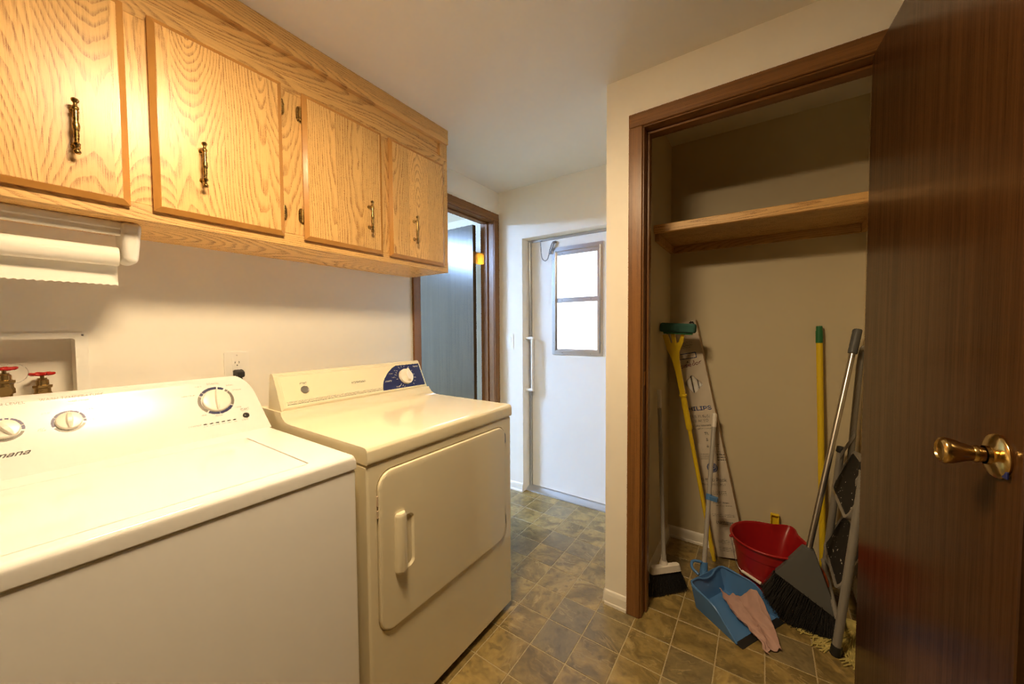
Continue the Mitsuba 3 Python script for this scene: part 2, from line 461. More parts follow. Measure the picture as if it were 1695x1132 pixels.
# closet doorway
t = thing('trim_1', 'brown stained wooden casing and jambs of the closet opening', 'door frame', kind='structure')
add('trim_1__casing', chbox(1.229, 1.285, YC - 0.014, YC, 0, 2.067, 0.003), 'stained_trim', False)
add('trim_1__casing', chbox(1.997, 2.053, YC - 0.014, YC, 0, 2.067, 0.003), 'stained_trim', False)
add('trim_1__head_casing', chbox(1.229, 2.053, YC - 0.014, YC, 2.0675, 2.123, 0.003), 'stained_head', False)
add('trim_1__jamb', chbox(1.272, 1.290, YC - 0.004, YC + 0.115, 0, 2.062, 0.0015), 'stained_trim', False)
add('trim_1__jamb', chbox(1.992, 2.007, YC - 0.004, YC + 0.115, 0, 2.062, 0.0015), 'stained_trim', False)
add('trim_1__head_jamb', chbox(1.272, 2.007, YC - 0.004, YC + 0.115, 2.0622, 2.077, 0.0015), 'stained_head', False)
add('trim_1__stop', chbox(1.290, 1.300, YC + 0.042, YC + 0.078, 0, 2.051, 0.0015), 'stained_trim', False)
add('trim_1__stop', chbox(1.982, 1.992, YC + 0.042, YC + 0.078, 0, 2.051, 0.0015), 'stained_trim', False)
add('trim_1__head_stop', chbox(1.290, 1.992, YC + 0.042, YC + 0.078, 2.0512, 2.062, 0.0015), 'stained_head', False)
add('trim_1__strike_plate', chbox(1.2895, 1.2912, YC + 0.008, YC + 0.036, 1.00, 1.058, 0.0005), 'brass', False, 'brass strike plate')

# doorway in the left wall
t = thing('trim_2', 'brown stained wooden casing and jambs of the doorway in the left wall', 'door frame', kind='structure')
add('trim_2__casing', chbox(0, 0.014, 1.190, 1.247, 0, 2.063, 0.003), 'stained_trim', False)
add('trim_2__casing', chbox(0, 0.014, 0.402, 0.459, 0, 2.063, 0.003), 'stained_trim', False)
add('trim_2__head_casing', chbox(0, 0.014, 0.402, 1.247, 2.0635, 2.121, 0.003), 'stained_head', False)
add('trim_2__jamb', chbox(-0.122, 0.004, 1.186, 1.200, 0, 2.058, 0.0015), 'stained_trim', False)
add('trim_2__jamb', chbox(-0.122, 0.004, 0.449, 0.463, 0, 2.058, 0.0015), 'stained_trim', False)
add('trim_2__head_jamb', chbox(-0.122, 0.004, 0.449, 1.200, 2.0583, 2.073, 0.0015), 'stained_head', False)
add('trim_2__stop', chbox(-0.082, -0.048, 1.175, 1.186, 0, 2.047, 0.0015), 'stained_trim', False)
add('trim_2__stop', chbox(-0.082, -0.048, 0.463, 0.474, 0, 2.047, 0.0015), 'stained_trim', False)
add('trim_2__head_stop', chbox(-0.082, -0.048, 0.463, 1.186, 2.0473, 2.058, 0.0015), 'stained_head', False)

# door_3: flush wooden door of the other room, swung open behind the left wall
t = thing('door_3', 'grey-brown wooden flush door standing open behind the left doorway', 'door', kind='structure')
add('door_3__leaf', chbox(-0.840, -0.126, 1.100, 1.135, 0.015, 2.037, 0.002), 'walnut_door', False)
for z in (1.79, 0.22):
    hk = cat(chbox(-0.1245, -0.078, 1.1835, 1.1858, z - 0.045, z + 0.045, 0.0005), chbox(-0.127, -0.1248, 1.103, 1.142, z - 0.045, z + 0.045, 0.0005),
             *[rod((-0.128, 1.146, z - 0.045 + 0.018 * q), (-0.128, 1.146, z - 0.0275 + 0.018 * q), 0.006, 12) for q in range(5)],
             chbox(-0.1268, -0.1245, 1.142, 1.186, z - 0.045, z + 0.045, 0.0005))
    add('door_3__hinge', hk, 'brass', 30, 'brass butt hinge')

# door_1: white back door with its aluminium window
t = thing('door_1', 'white embossed back door with a two-pane aluminium window', 'door', kind='structure')
sl = box(0.240, 0.992, 1.360, 1.398, 0.030, 1.893) - box(0.447, 0.783, 1.2, 1.5, 1.072, 1.803)
add('door_1__panel', tri(sl), 'door_white', False)
fr = cat(tri(box(0.2155, 0.238, 1.350, 1.392, 0, 1.9115)), tri(box(0.2155, 0.245, 1.372, 1.392, 0, 1.9115)), tri(box(0.994, 1.0145, 1.350, 1.392, 0, 1.9115)),
         tri(box(0.2385, 0.9935, 1.350, 1.392, 1.896, 1.9115)), tri(box(0.222, 0.2265, 1.344, 1.351, 0, 1.905)), tri(box(0.24, 0.99, 1.344, 1.351, 1.8985, 1.903)))
add('door_1__frame', fr, 'aluminium', False, 'narrow aluminium door frame')
th = extrude([(0, 0), (0.085, 0), (0.085, 0.024), (0.05, 0.024), (0.03, 0.018), (0.008, 0.010), (0, 0.004)], 0.799)
th = place(th, (0.2155, 1.300, 0), (0, 1, 0), (0, 0, 1), (1, 0, 0))
add('door_1__threshold', th, 'aluminium', 20, 'bright aluminium threshold strip')
for x in (0.30, 0.47, 0.65, 0.83):
    add('door_1__screw', lathe([(0.0001, 0.0), (0.004, 0.0), (0.004, 0.0012), (0.002, 0.002), (0.0001, 0.002)], (x, 1.326, 0.0145), (0, -0.3, 1), 10), 'chrome_dark', 30)
# window frame: four mitred outer bars, each a stepped profile
wx0, wx1, wz0, wz1 = 0.418, 0.808, 1.052, 1.832


def mitred(x0, x1, z0, z1, wdt, ya, yb, side):
    """one mitred bar of a rectangular frame in the XZ plane"""
    c = {'l': [(x0, z0), (x0 + wdt, z0 + wdt), (x0 + wdt, z1 - wdt), (x0, z1)], 'r': [(x1, z0), (x1, z1), (x1 - wdt, z1 - wdt), (x1 - wdt, z0 + wdt)],
         'b': [(x0, z0), (x1, z0), (x1 - wdt, z0 + wdt), (x0 + wdt, z0 + wdt)], 't': [(x0, z1), (x0 + wdt, z1 - wdt), (x1 - wdt, z1 - wdt), (x1, z1)]}[side]
    return hull([(x, y, z) for x, z in c for y in (ya, yb)])


for s in 'lrbt':
    bar = cat(mitred(wx0, wx1, wz0, wz1, 0.026, 1.352, 1.3605, s), mitred(wx0 + 0.022, wx1 - 0.022, wz0 + 0.022, wz1 - 0.022, 0.010, 1.338, 1.372, s),
              mitred(wx0 + 0.032, wx1 - 0.032, wz0 + 0.032, wz1 - 0.032, 0.010, 1.352, 1.380, s))
    add('door_1__window_frame', bar, 'aluminium', False)
gx0, gx1 = wx0 + 0.042, wx1 - 0.042
for z0, z1, yg in ((1.094, 1.4315, 1.366), (1.4630, 1.790, 1.372)):
    add('door_1__pane', place(trimesh.creation.box((gx1 - gx0 + 0.012, z1 - z0 + 0.012, 0.0001)), ((gx0 + gx1) / 2, yg, (z0 + z1) / 2), (1, 0, 0), (0, 0, 1), (0, -1, 0)), 'glass_pane', False)
add('door_1__window_rail', cat(chbox(gx0 - 0.008, gx1 + 0.008, 1.352, 1.366, 1.431, 1.464, 0.002), chbox(gx0 + 0.10, gx0 + 0.135, 1.3505, 1.353, 1.442, 1.452, 0.001)), 'aluminium', False)
add('door_1__window_rail', chbox(gx0 - 0.004, gx1 + 0.004, 1.355, 1.371, 1.772, 1.792, 0.002), 'aluminium', False)
for x, z in ((0.50, 1.447), (0.72, 1.447), (0.50, 1.782), (0.72, 1.782), (0.431, 1.75), (0.431, 1.44), (0.431, 1.14), (0.795, 1.75), (0.795, 1.44), (0.795, 1.14), (0.50, 1.065), (0.72, 1.065)):
    add('door_1__screw', lathe([(0.0001, 0), (0.0035, 0), (0.003, 0.0015), (0.0001, 0.002)], (x, 1.3522, z), (0, -1, 0), 10), 'chrome_dark', 30)

# closet door_2: dark flush door swung out towards the camera
A2 = math.radians(4.6)
hx, hy = 1.9600, 0.5255
dd, dn = np.array([math.sin(A2), -math.cos(A2), 0]), np.array([-math.cos(A2), -math.sin(A2), 0])   # along the leaf, out of its visible face
t = thing('door_2', 'dark brown varnished flush door of the closet, swung wide open', 'door', kind='structure')
leaf = chbox(0, 0.700, -0.035, 0, 0.012, 2.058, 0.002)
add('door_2__leaf', place(leaf, (hx, hy, 0), dd, dn, (0, 0, 1)) if np.cross(dd, dn)[2] > 0 else place(chbox(0, 0.700, 0, 0.035, 0.012, 2.058, 0.002), (hx, hy, 0), dd, -dn, (0, 0, 1)), 'stained_door', False)
kc = np.array([hx, hy, 0]) + 0.645 * dd + np.array([0, 0, 1.036])
rose = lathe([(0.0001, 0), (0.034, 0), (0.035, 0.003), (0.033, 0.006), (0.024, 0.009), (0.015, 0.011), (0.0145, 0.016)], kc, dn, 40)
kn = lathe([(0.0125, 0.010), (0.0118, 0.020), (0.0135, 0.023), (0.0135, 0.026), (0.0118, 0.029), (0.0132, 0.034), (0.0165, 0.043), (0.0195, 0.050), (0.0212, 0.056), (0.0218, 0.060), (0.0204, 0.0635), (0.0170, 0.0655), (0.0155, 0.063), (0.0001, 0.062)], kc, dn, 40)
add('door_2__knob', cat(rose, kn), 'brass', 40, 'brass door knob with round rose')
add('door_2__knob__blue_tab', place(rbox(-0.006, 0.006, -0.0015, 0.0015, -0.006, 0.006, 0.0014), kc + 0.026 * dd + 0.004 * dn + np.array([0, 0, -0.022]), dd, -dn, (0, 0, 1)), 'navy', False, 'blue tab at the edge of the rose')
for z in (1.85, 1.03, 0.20):
    add('door_2__hinge', rod((hx + 0.040, hy - 0.012, z - 0.045), (hx + 0.040, hy - 0.012, z + 0.045), 0.005, 12), 'brass', 30, 'brass hinge knuckle')

# ------------------------------------------------------------------ lamps
mat('opal_glass', (0.8, 0.8, 0.78), 0.3)
t = thing('ceiling_light', 'round ceiling light of the laundry room with a shallow warm glass bowl, above the picture', 'lamp')
LX, LY, LR = 1.15, -0.66, 0.165
add(t + '__canopy', lathe([(0.0001, 0), (LR + 0.008, 0), (LR + 0.010, -0.004), (LR + 0.010, -0.118), (LR + 0.004, -0.124), (0.0001, -0.122)][::-1], (LX, LY, H), (0, 0, 1), 64), 'white_plastic', 30)
k = np.linspace(0, math.pi / 2, 9)
bowl = lathe([(LR * math.cos(a), 2.166 - 0.032 * math.sin(a)) for a in k[:-1]] + [(0.0001, 2.134)], (LX, LY, 0), (0, 0, 1), 56)
if (bowl.face_normals[:, 2] * bowl.area_faces).sum() > 0:
    bowl.invert()
scene[t + '__glass_bowl'] = {**mikit.ply(bowl, 'opal_glass', 40), 'emitter': {'type': 'area', 'radiance': rgb(*WARM)}}
t = thing('ceiling_light', 'cool white fluorescent ceiling light of the room behind the left doorway', 'lamp')
FX, FY = -1.67, -0.47
add(t + '__housing', chbox(FX - 0.17, FX + 0.17, FY - 0.36, FY + 0.36, H - 0.03, H - 0.0002, 0.004), 'white_plastic', False)
dk = hull([(FX + x, FY + y, H - z) for x, y, z in [(a * 0.16, b * 0.35, 0.030) for a in (-1, 1) for b in (-1, 1)] + [(a * 0.16, b * 0.35, 0.07) for a in (-1, 1) for b in (-1, 1)] + [(a * 0.12, b * 0.34, 0.10) for a in (-1, 1) for b in (-1, 1)]])
scene[t + '__diffuser'] = {**mikit.ply(dk, 'opal_glass', False), 'emitter': {'type': 'area', 'radiance': rgb(*COOL)}}

# ------------------------------------------------------------------ wall cabinet
t = thing('wall_cabinet', 'oak wall cabinet with four doors above the washer and dryer', 'cabinet')
c0, c1, cz = -1.20, 0.393, 1.545
add('wall_cabinet__carcass', chbox(0.0, 0.289, c0, c1, cz, H, 0.001), 'oak_level', False)
for a, b in ((c0, -1.118), (-0.812, -0.738), (-0.436, -0.336), (-0.040, 0.030), (0.336, c1)):
    add('wall_cabinet__stile', chbox(0.289, 0.3068, a, b, 1.589, 2.083, 0.0006), 'oak_upright', False)
add('wall_cabinet__rail', chbox(0.289, 0.307, c0, c1, cz, 1.5888, 0.001), 'oak_level', False)
add('wall_cabinet__rail', chbox(0.289, 0.307, c0, c1, 2.0832, 2.142, 0.001), 'oak_level', False)
add('wall_cabinet__frieze', chbox(0.2885, 0.2925, c0, 0.342, 2.1422, 2.215, 0.0006), 'oak_level', False)
add('wall_cabinet__end_block', chbox(0.289, 0.3069, 0.3422, c1, 2.1422, 2.215, 0.0008), 'oak_upright', False)
add('wall_cabinet__crown', chbox(0.289, 0.316, c0, c1 + 0.002, 2.2152, H - 0.0005, 0.002), 'oak_level', False)


def pull(y, z, x):
    """turned spindle pull on two posts"""
    pr = [(0.0001, -0.064), (0.0052, -0.0635), (0.0068, -0.060), (0.0058, -0.056), (0.0034, -0.053), (0.0036, -0.047), (0.0062, -0.044), (0.0064, -0.040), (0.0040, -0.037), (0.0042, -0.032),
          (0.0050, -0.020), (0.0044, -0.011), (0.0058, -0.0075), (0.0066, 0.0), (0.0058, 0.0075), (0.0044, 0.011), (0.0052, 0.024), (0.0046, 0.036), (0.0040, 0.038), (0.0064, 0.041),
          (0.0062, 0.045), (0.0036, 0.048), (0.0034, 0.054), (0.0058, 0.057), (0.0070, 0.061), (0.0052, 0.0645), (0.0001, 0.0655)]
    sp = lathe(pr, (x + 0.023, y, z), (0, 0, 1), 24)
    posts = [lathe([(0.0085, 0), (0.0075, 0.003), (0.0040, 0.006), (0.0036, 0.014), (0.0045, 0.022)], (x, y, z + q), (1, 0, 0), 20) for q in (-0.041, 0.043)]
    return cat(sp, *posts)


def hinge(y, z, side):
    """small semi-concealed hinge at a door edge; side is the way the wing points"""
    wing = hull([(0.307, y + side * a, z + b) for a, b in ((0.000, -0.031), (0.000, 0.031), (0.011, 0.026), (0.015, 0.014), (0.015, -0.014), (0.011, -0.026))] +
                [(0.3095, y + side * a, z + b) for a, b in ((0.000, -0.029), (0.000, 0.029), (0.010, 0.024), (0.0135, 0.013), (0.0135, -0.013), (0.010, -0.024))])
    return cat(wing, rod((0.312, y + side * 0.003, z - 0.024), (0.312, y + side * 0.003, z + 0.024), 0.0045, 12))


ZB, ZT = 1.573, 2.096
for y0, y1, py_, pz_, hs in ((-1.133, -0.797, -0.8885, 1.730, None), (-0.753, -0.421, -0.646, 1.727, 1), (-0.353, -0.021, -0.092, 1.715, -1), (0.016, 0.353, 0.148, 1.712, 1)):
    b = 0.0135
    slab = hull([(0.3072, y, z) for y in (y0 + 0.006, y1 - 0.006) for z in (ZB + 0.006, ZT - 0.006)] + [(0.315, y, z) for y in (y0, y1) for z in (ZB, ZT)] +
                [(0.3185, y, z) for y in (y0, y1) for z in (ZB, ZT)] + [(0.3262, y, z) for y in (y0 + b, y1 - b) for z in (ZB + b, ZT - b)])
    d = add('wall_cabinet__door', slab, 'oak_edge', False)
    add(d + '__panel', chbox(0.3255, 0.3272, y0 + b + 0.001, y1 - b - 0.001, ZB + b + 0.001, ZT - b - 0.001, 0.0006), 'oak_upright', False)
    add(d + '__pull', pull(py_, pz_, 0.3272), 'antique_brass', 40, 'antique brass spindle pull')
    if hs:
        for z in (2.022, 1.658):
            add(d + '__hinge', hinge(y1 if hs > 0 else y0, z, hs), 'antique_brass', 30, 'antique brass hinge')

# ------------------------------------------------------------------ paper towels under the cabinet
t = thing('paper_towel_holder', 'white plastic paper towel holder fixed under the oak wall cabinet', 'towel holder')
add(t + '__back_bar', cat(rbox(0.165, 0.238, -1.115, -0.775, 1.522, 1.5448, 0.006), rbox(0.212, 0.236, -1.115, -0.785, 1.508, 1.530, 0.006)), 'holder_plastic', 40)
for ya, yb, k in ((-0.806, -0.766, 1), (-1.125, -1.092, 1)):
    arm = hull(np.vstack([rbox(0.152, 0.252, ya, yb, 1.515, 1.5446, 0.010).vertices, rbox(0.160, 0.246, ya + 0.002, yb - 0.006, 1.433, 1.470, 0.014).vertices]))
    add(t + '__arm', arm, 'holder_plastic', 45)
t = thing('paper_towel_roll', 'nearly used up paper towel roll hanging on the holder under the cabinet', 'paper towels')
ro, rc = 0.026, (0.205, 1.452)
add(t + '__roll', place(tri(m3.Manifold.cylinder(0.278, ro, ro, 48) - m3.Manifold.cylinder(0.4, 0.012, 0.012, 32).translate([0, 0, -0.05])), (rc[0], -0.8085, rc[1]), (1, 0, 0), (0, 0, 1), (0, -1, 0)), 'paper', 40)
ys = np.linspace(-1.0865, -0.8075, 60)
ss = np.linspace(0, 1, 14)
V, F = [], []
for i, s in enumerate(ss):
    for j, y in enumerate(ys):
        z = 1.455 - 0.083 * s + (0.0016 * math.sin(j * 2.1) if i == len(ss) - 1 else 0) - 0.002 * s * math.sin(9 * y)
        V.append((0.180 + 0.010 * s * s + 0.002 * math.sin(12 * y + 2 * s), y, z))
for i in range(len(ss) - 1):
    for j in range(len(ys) - 1):
        k = i * len(ys) + j
        F += [(k, k + 1, k + len(ys) + 1), (k, k + len(ys) + 1, k + len(ys))]
add(t + '__loose_sheet', trimesh.Trimesh(V, F, process=False), 'paper', True, 'loose sheet hanging down with a ragged edge')

# ------------------------------------------------------------------ washer outlet box and valves
t = thing('washer_outlet_box', 'white recessed water box in the wall behind the washer', 'outlet box')
b = box(-0.094, 0, -1.099, -0.872, 0.971, 1.226) - box(-0.090, 0.05, -1.095, -0.876, 0.975, 1.222)
add(t + '__box', tri(b), 'white_plastic', False)
fl = place(extrude(Polygon(rrect(0.272, 0.282, 0.006), [rrect(0.219, 0.247, 0.006)]), 0.003), (0.0, -0.9855, 1.0985), (0, 1, 0), (0, 0, 1), (1, 0, 0))
add(t + '__flange', fl, 'white_plastic', False)
add(t + '__screw', lathe([(0.0001, 0), (0.003, 0), (0.0025, 0.0012), (0.0001, 0.0016)], (0.003, -0.861, 1.232), (1, 0, 0), 12), 'chrome_dark', 30)


def valve(y, z, turn, label):
    t = thing('water_valve', label, 'valve', 'water valves behind the washer')
    x = -0.040
    body = cat(lathe([(0.0001, -0.085), (0.013, -0.085), (0.013, -0.072), (0.018, -0.070), (0.018, -0.056), (0.0155, -0.054), (0.0155, -0.042), (0.0185, -0.040), (0.0185, -0.033), (0.0125, -0.031),
                       (0.0125, -0.018), (0.009, -0.016), (0.009, -0.012), (0.0001, -0.012)], (x, y, z), (0, 0, 1), 6),
               lathe([(0.016, -0.070), (0.016, -0.054), (0.012, -0.030), (0.012, -0.018), (0.004, -0.014), (0.004, 0.001)], (x, y, z), (0, 0, 1), 20),
               cyl((x - 0.045, y, z - 0.060), (x, y, z - 0.060), 0.012), cyl((x, y, z - 0.060), (x + 0.036, y, z - 0.060), 0.0125, 0.0125, 8))
    add(t + '__body', body, 'valve_brass', 30, 'tarnished brass valve body')
    n = 80
    a = np.arange(n) * 2 * math.pi / n
    rr = 0.0195 + 0.0022 * np.cos(6 * a)
    ring = sweep(np.c_[x + rr * np.cos(a + turn), y + rr * np.sin(a + turn), z + 0.0008 * np.cos(6 * a)][np.r_[0:n, 0:1]], 0.0042, 10, False)
    hub = cat(lathe([(0.0001, -0.004), (0.007, -0.004), (0.007, 0.003), (0.004, 0.0045), (0.0001, 0.0045)], (x, y, z), (0, 0, 1), 20),
              *[cyl((x, y, z), (x + 0.0185 * math.cos(turn + k * math.pi / 2), y + 0.0185 * math.sin(turn + k * math.pi / 2), z), 0.003, 0.003, 8) for k in range(4)])
    add(t + '__wheel', cat(ring, hub), 'valve_red', True, 'red cast hand wheel')
    return t


valve(-0.9375, 1.1190, 0.3, 'red wheeled brass water valve, the right one in the box behind the washer')
v2 = valve(-1.0020, 1.1400, 0.9, 'red wheeled brass water valve at the left picture edge, with a thin wire loop')
add(v2 + '__wire_loop', sweep([(-0.012 + 0.004 * math.sin(3 * a), -0.9880 + 0.026 * math.cos(a), 1.1270 + 0.027 * math.sin(a)) for a in np.linspace(-1.9, 1.9, 40)], 0.0005, 6), 'chrome_dark', True, 'thin wire loop')

# ------------------------------------------------------------------ socket, plug and switch
t = thing('wall_outlet', 'cream wall socket with a square receptacle above the washer console', 'socket')
oy, oz = -0.4715, 1.0985
add(t + '__plate', place(extrude(Polygon(rrect(0.082, 0.122, 0.004)), 0.005), (0.0, oy, oz), (0, 1, 0), (0, 0, 1), (1, 0, 0)), 'white_plastic', False)
add(t + '__receptacle', place(extrude(Polygon(rrect(0.033, 0.067, 0.002)), 0.0022), (0.0046, oy, oz), (0, 1, 0), (0, 0, 1), (1, 0, 0)), 'white_plastic', False)
add(t + '__slot', tri(box(0.0066, 0.0070, oy - 0.0075, oy - 0.0055, oz + 0.0155, oz + 0.0240)), 'dark_gap', False)
add(t + '__slot', tri(box(0.0066, 0.0070, oy + 0.0055, oy + 0.0075, oz + 0.0160, oz + 0.0235)), 'dark_gap', False)
add(t + '__slot', place(extrude(Polygon(rrect(0.005, 0.005, 0.0022)), 0.0004), (0.0066, oy, oz + 0.0085), (0, 1, 0), (0, 0, 1), (1, 0, 0)), 'dark_gap', False)
add(t + '__screw', lathe([(0.0001, 0), (0.003, 0), (0.0001, 0.0015)], (0.005, oy, oz + 0.0475), (1, 0, 0), 10), 'print_pale', 30)
t = thing('power_plug', 'black power plug in the wall socket, cord hanging behind the washer', 'plug')
pl_ = hull(np.vstack([rbox(0.0068, 0.020, oy - 0.016, oy + 0.017, oz - 0.034, oz - 0.008, 0.006).vertices, rbox(0.030, 0.048, oy - 0.011, oy + 0.012, oz - 0.036, oz - 0.013, 0.005).vertices]))
add(t + '__body', pl_, 'black_rubber', 45)
add(t + '__cord', sweep(spline([(0.040, oy, oz - 0.030), (0.046, oy, oz - 0.06), (0.040, oy - 0.02, oz - 0.20), (0.05, oy - 0.05, 0.5)], 30), 0.0045, 10), 'black_rubber', True)
t = thing('light_switch', 'white rocker light switch on the end wall between the doorways', 'switch')
sx_, sz_ = 0.098, 1.147
add(t + '__plate', place(extrude(Polygon(rrect(0.071, 0.118, 0.004)), 0.005), (sx_, YE, sz_), (1, 0, 0), (0, 0, 1), (0, -1, 0)), 'white_plastic', False)
add(t + '__rocker', hull([(sx_ + a, YE - b, sz_ + c) for a in (-0.0165, 0.0165) for b, c in ((0.004, -0.033), (0.004, 0.033), (0.0065, -0.033), (0.0095, 0.033), (0.006, 0.0))]), 'white_plastic', False)

t = thing('grab_handle', 'white tubular grab handle on the left edge of the back door recess', 'handle')
gy = 1.300
for z in (1.172, 0.781):
    add(t + '__bracket', cat(rbox(0.2152, 0.220, gy - 0.026, gy + 0.020, z - 0.019, z + 0.019, 0.002), rbox(0.218, 0.288, gy - 0.011, gy + 0.011, z - 0.011, z + 0.011, 0.007)), 'white_plastic', 40)
add(t + '__bar', rod((0.2765, gy, 0.776), (0.2765, gy, 1.177), 0.0095, 20), 'white_plastic', 40)

t = thing('door_chain', 'steel ball chain with spring bracket at the top of the back door window', 'chain')
cx_ = [(0.330, 1.338, 1.893), (0.333, 1.336, 1.84), (0.338, 1.336, 1.79), (0.350, 1.336, 1.755), (0.372, 1.336, 1.743), (0.392, 1.336, 1.760), (0.402, 1.338, 1.800), (0.410, 1.340, 1.825)]
cp = spline(cx_, 40)
add(t + '__links', cat(*[trimesh.creation.icosphere(1, 0.0034).apply_translation(q) for q in cp], sweep(cp, 0.0011, 6)), 'chrome_dark', True, kind='stuff')
add(t + '__bracket', cat(rod((0.412, 1.340, 1.795), (0.446, 1.340, 1.872), 0.0055, 12), rod((0.404, 1.338, 1.812), (0.428, 1.338, 1.868), 0.004, 10), chbox(0.425, 0.455, 1.343, 1.3600, 1.866, 1.880, 0.001),
                         chbox(0.402, 0.424, 1.336, 1.3525, 1.788, 1.812, 0.002), rod((0.430, 1.338, 1.868), (0.462, 1.338, 1.8735), 0.003, 8)), 'chrome_dark', 30)
add(t + '__mount', chbox(0.322, 0.338, 1.337, 1.351, 1.890, 1.8958, 0.001), 'chrome_dark', False)

# ------------------------------------------------------------------ washing machine
t = thing('washing_machine', 'white top loading washing machine in the left foreground', 'washing machine')
wy0, wy1 = -1.143, -0.4585
add(t + '__cabinet', rbox(0.095, 0.7825, wy0 + 0.001, wy1 - 0.001, 0.018, 0.8568, 0.006, 5), 'washer_white', 40)
deck = man(hull(np.vstack([rbox(0.085, 0.786, wy0, wy1, 0.870, 0.9000, 0.0125, 6).vertices, rbox(0.085, 0.786, wy0, wy1, 0.8588, 0.885, 0.003, 3).vertices])))
lidp = Polygon([(0.352, -1.040), (0.738, -1.040), (0.744, -1.030), (0.744, -0.578), (0.738, -0.568), (0.352, -0.568)])
rec = m3.Manifold.extrude(m3.CrossSection([[(x, y) for x, y in lidp.buffer(0.0042).exterior.coords[:-1]][::-1]]), 0.01)
if rec.volume() < 1e-6:
    rec = m3.Manifold.extrude(m3.CrossSection([[(x, y) for x, y in lidp.buffer(0.0042).exterior.coords[:-1]]]), 0.01)
add(t + '__top', tri(deck - rec.translate([0, 0, 0.8930])), 'washer_white', 35)
add(t + '__cabinet_seam', tri(box(0.105, 0.774, wy0 + 0.007, wy1 - 0.007, 0.8555, 0.8605)), 'washer_white', False)
l2 = lidp.buffer(-0.0012)
lv = [(x, y, 0.8932) for x, y in lidp.exterior.coords] + [(x, y, 0.8995) for x, y in lidp.exterior.coords] + [(x, y, 0.9010) for x, y in lidp.buffer(-0.0018).exterior.coords]
add(t + '__lid', hull(lv), 'washer_white', 20, 'glossy white lid')
for x in (0.15, 0.73):
    for y in (wy0 + 0.06, wy1 - 0.06):
        add(t + '__foot', lathe([(0.0001, 0), (0.022, 0), (0.022, 0.008), (0.010, 0.010), (0.010, 0.020)], (x, y, 0), (0, 0, 1), 16), 'black_rubber', 30)
# control console: slightly hollow sloping panel with rounded ends
WA, WB = np.array([0.262, 0.900]), np.array([0.150, 1.060])
e = (WB - WA) / np.linalg.norm(WB - WA)
WL = float(np.linalg.norm(WB - WA))
nW = np.array([e[1], 0, -e[0]])
eW = np.array([e[0], 0, e[1]])
SAG = 0.0095


def hollow(s):
    """depth of the panel below its chord, and the slope of that depth"""
    k = (s - WL / 2) / (WL / 2)
    return SAG * (1 - k * k), -2 * SAG * k / (WL / 2)


def onW(y, s, h=0.0):
    d_, sl = hollow(s)
    n_ = nW + eW * sl
    n_ /= np.linalg.norm(n_)
    return np.array([WA[0], y, WA[1]]) + eW * s - nW * d_ + n_ * h


prof = [(0.264, 0.8998)] + [(float(P[0]), float(P[2])) for P in (onW(0, s_) for s_ in np.linspace(0.0, WL, 22))]
prof += [(0.1470, 1.0660), (0.1400, 1.0720), (0.1300, 1.0758), (0.1180, 1.0770), (0.105, 1.0765), (0.090, 1.074), (0.078, 1.068), (0.070, 1.058), (0.066, 1.040), (0.062, 0.8998)]
con = prism_y(prof, wy0, wy1)
zz = np.clip((con.vertices[:, 2] - 0.90) / 0.1765, 0, 1)
side = np.sign(con.vertices[:, 1] - (wy0 + wy1) / 2)
con.vertices[:, 1] -= side * (0.020 * zz + 0.036 * zz ** 6)
add(t + '__console', con, 'washer_plastic', 28, 'sloping white control panel')


def wput(m, y, s, h=0.0002, bend=True):
    """lays a flat mesh on the panel; thin prints follow its curve"""
    y, s = y + 0.0022, s + 0.0044
    q = m.copy()
    if bend:
        q.vertices = np.array([onW(y + v[0], s + v[1], h + v[2]) for v in m.vertices])
        return q
    d_, sl = hollow(s)
    n_, t_ = nW + eW * sl, eW - nW * sl
    return place(m, onW(y, s, h), (0, 1, 0), t_ / np.linalg.norm(t_), n_ / np.linalg.norm(n_))


def dial(y, s, r0, r1, segs, kr, grip, name, label, tilt=0.0):
    for i, (a0, a1, m) in enumerate(segs):
        add(f'{t}__{name}', wput(annulus(r0, r1, a0, a1, 0.0005), y, s), m, False)
    kn = lathe([(kr * 1.02, -0.004), (kr * 1.02, 0.006), (kr * 0.99, 0.009), (kr * 0.94, 0.0105), (kr * 0.55, 0.0115), (0.0001, 0.0118)], (0, 0, 0), (0, 0, 1), 48)
    g = []
    L = kr * 0.97
    for q, wv in zip(np.linspace(-L, L, 13), np.sqrt(np.clip(1 - (np.linspace(-1, 1, 13) * 0.96) ** 2, 0.05, 1))):
        g += [(-grip * wv, q, 0.009), (grip * wv, q, 0.009), (-grip * 0.55 * wv, q * 0.97, 0.009 + 0.014 * wv ** 0.7), (grip * 0.55 * wv, q * 0.97, 0.009 + 0.014 * wv ** 0.7)]
    gm = hull(g)
    c, s_ = math.cos(tilt), math.sin(tilt)
    R = np.eye(4)
    R[:2, :2] = [[c, s_], [-s_, c]]
    gm.apply_transform(R)
    add(f'{t}__knob', wput(cat(kn, gm), y, s, 0.0005, False), 'knob_white', 35, label)


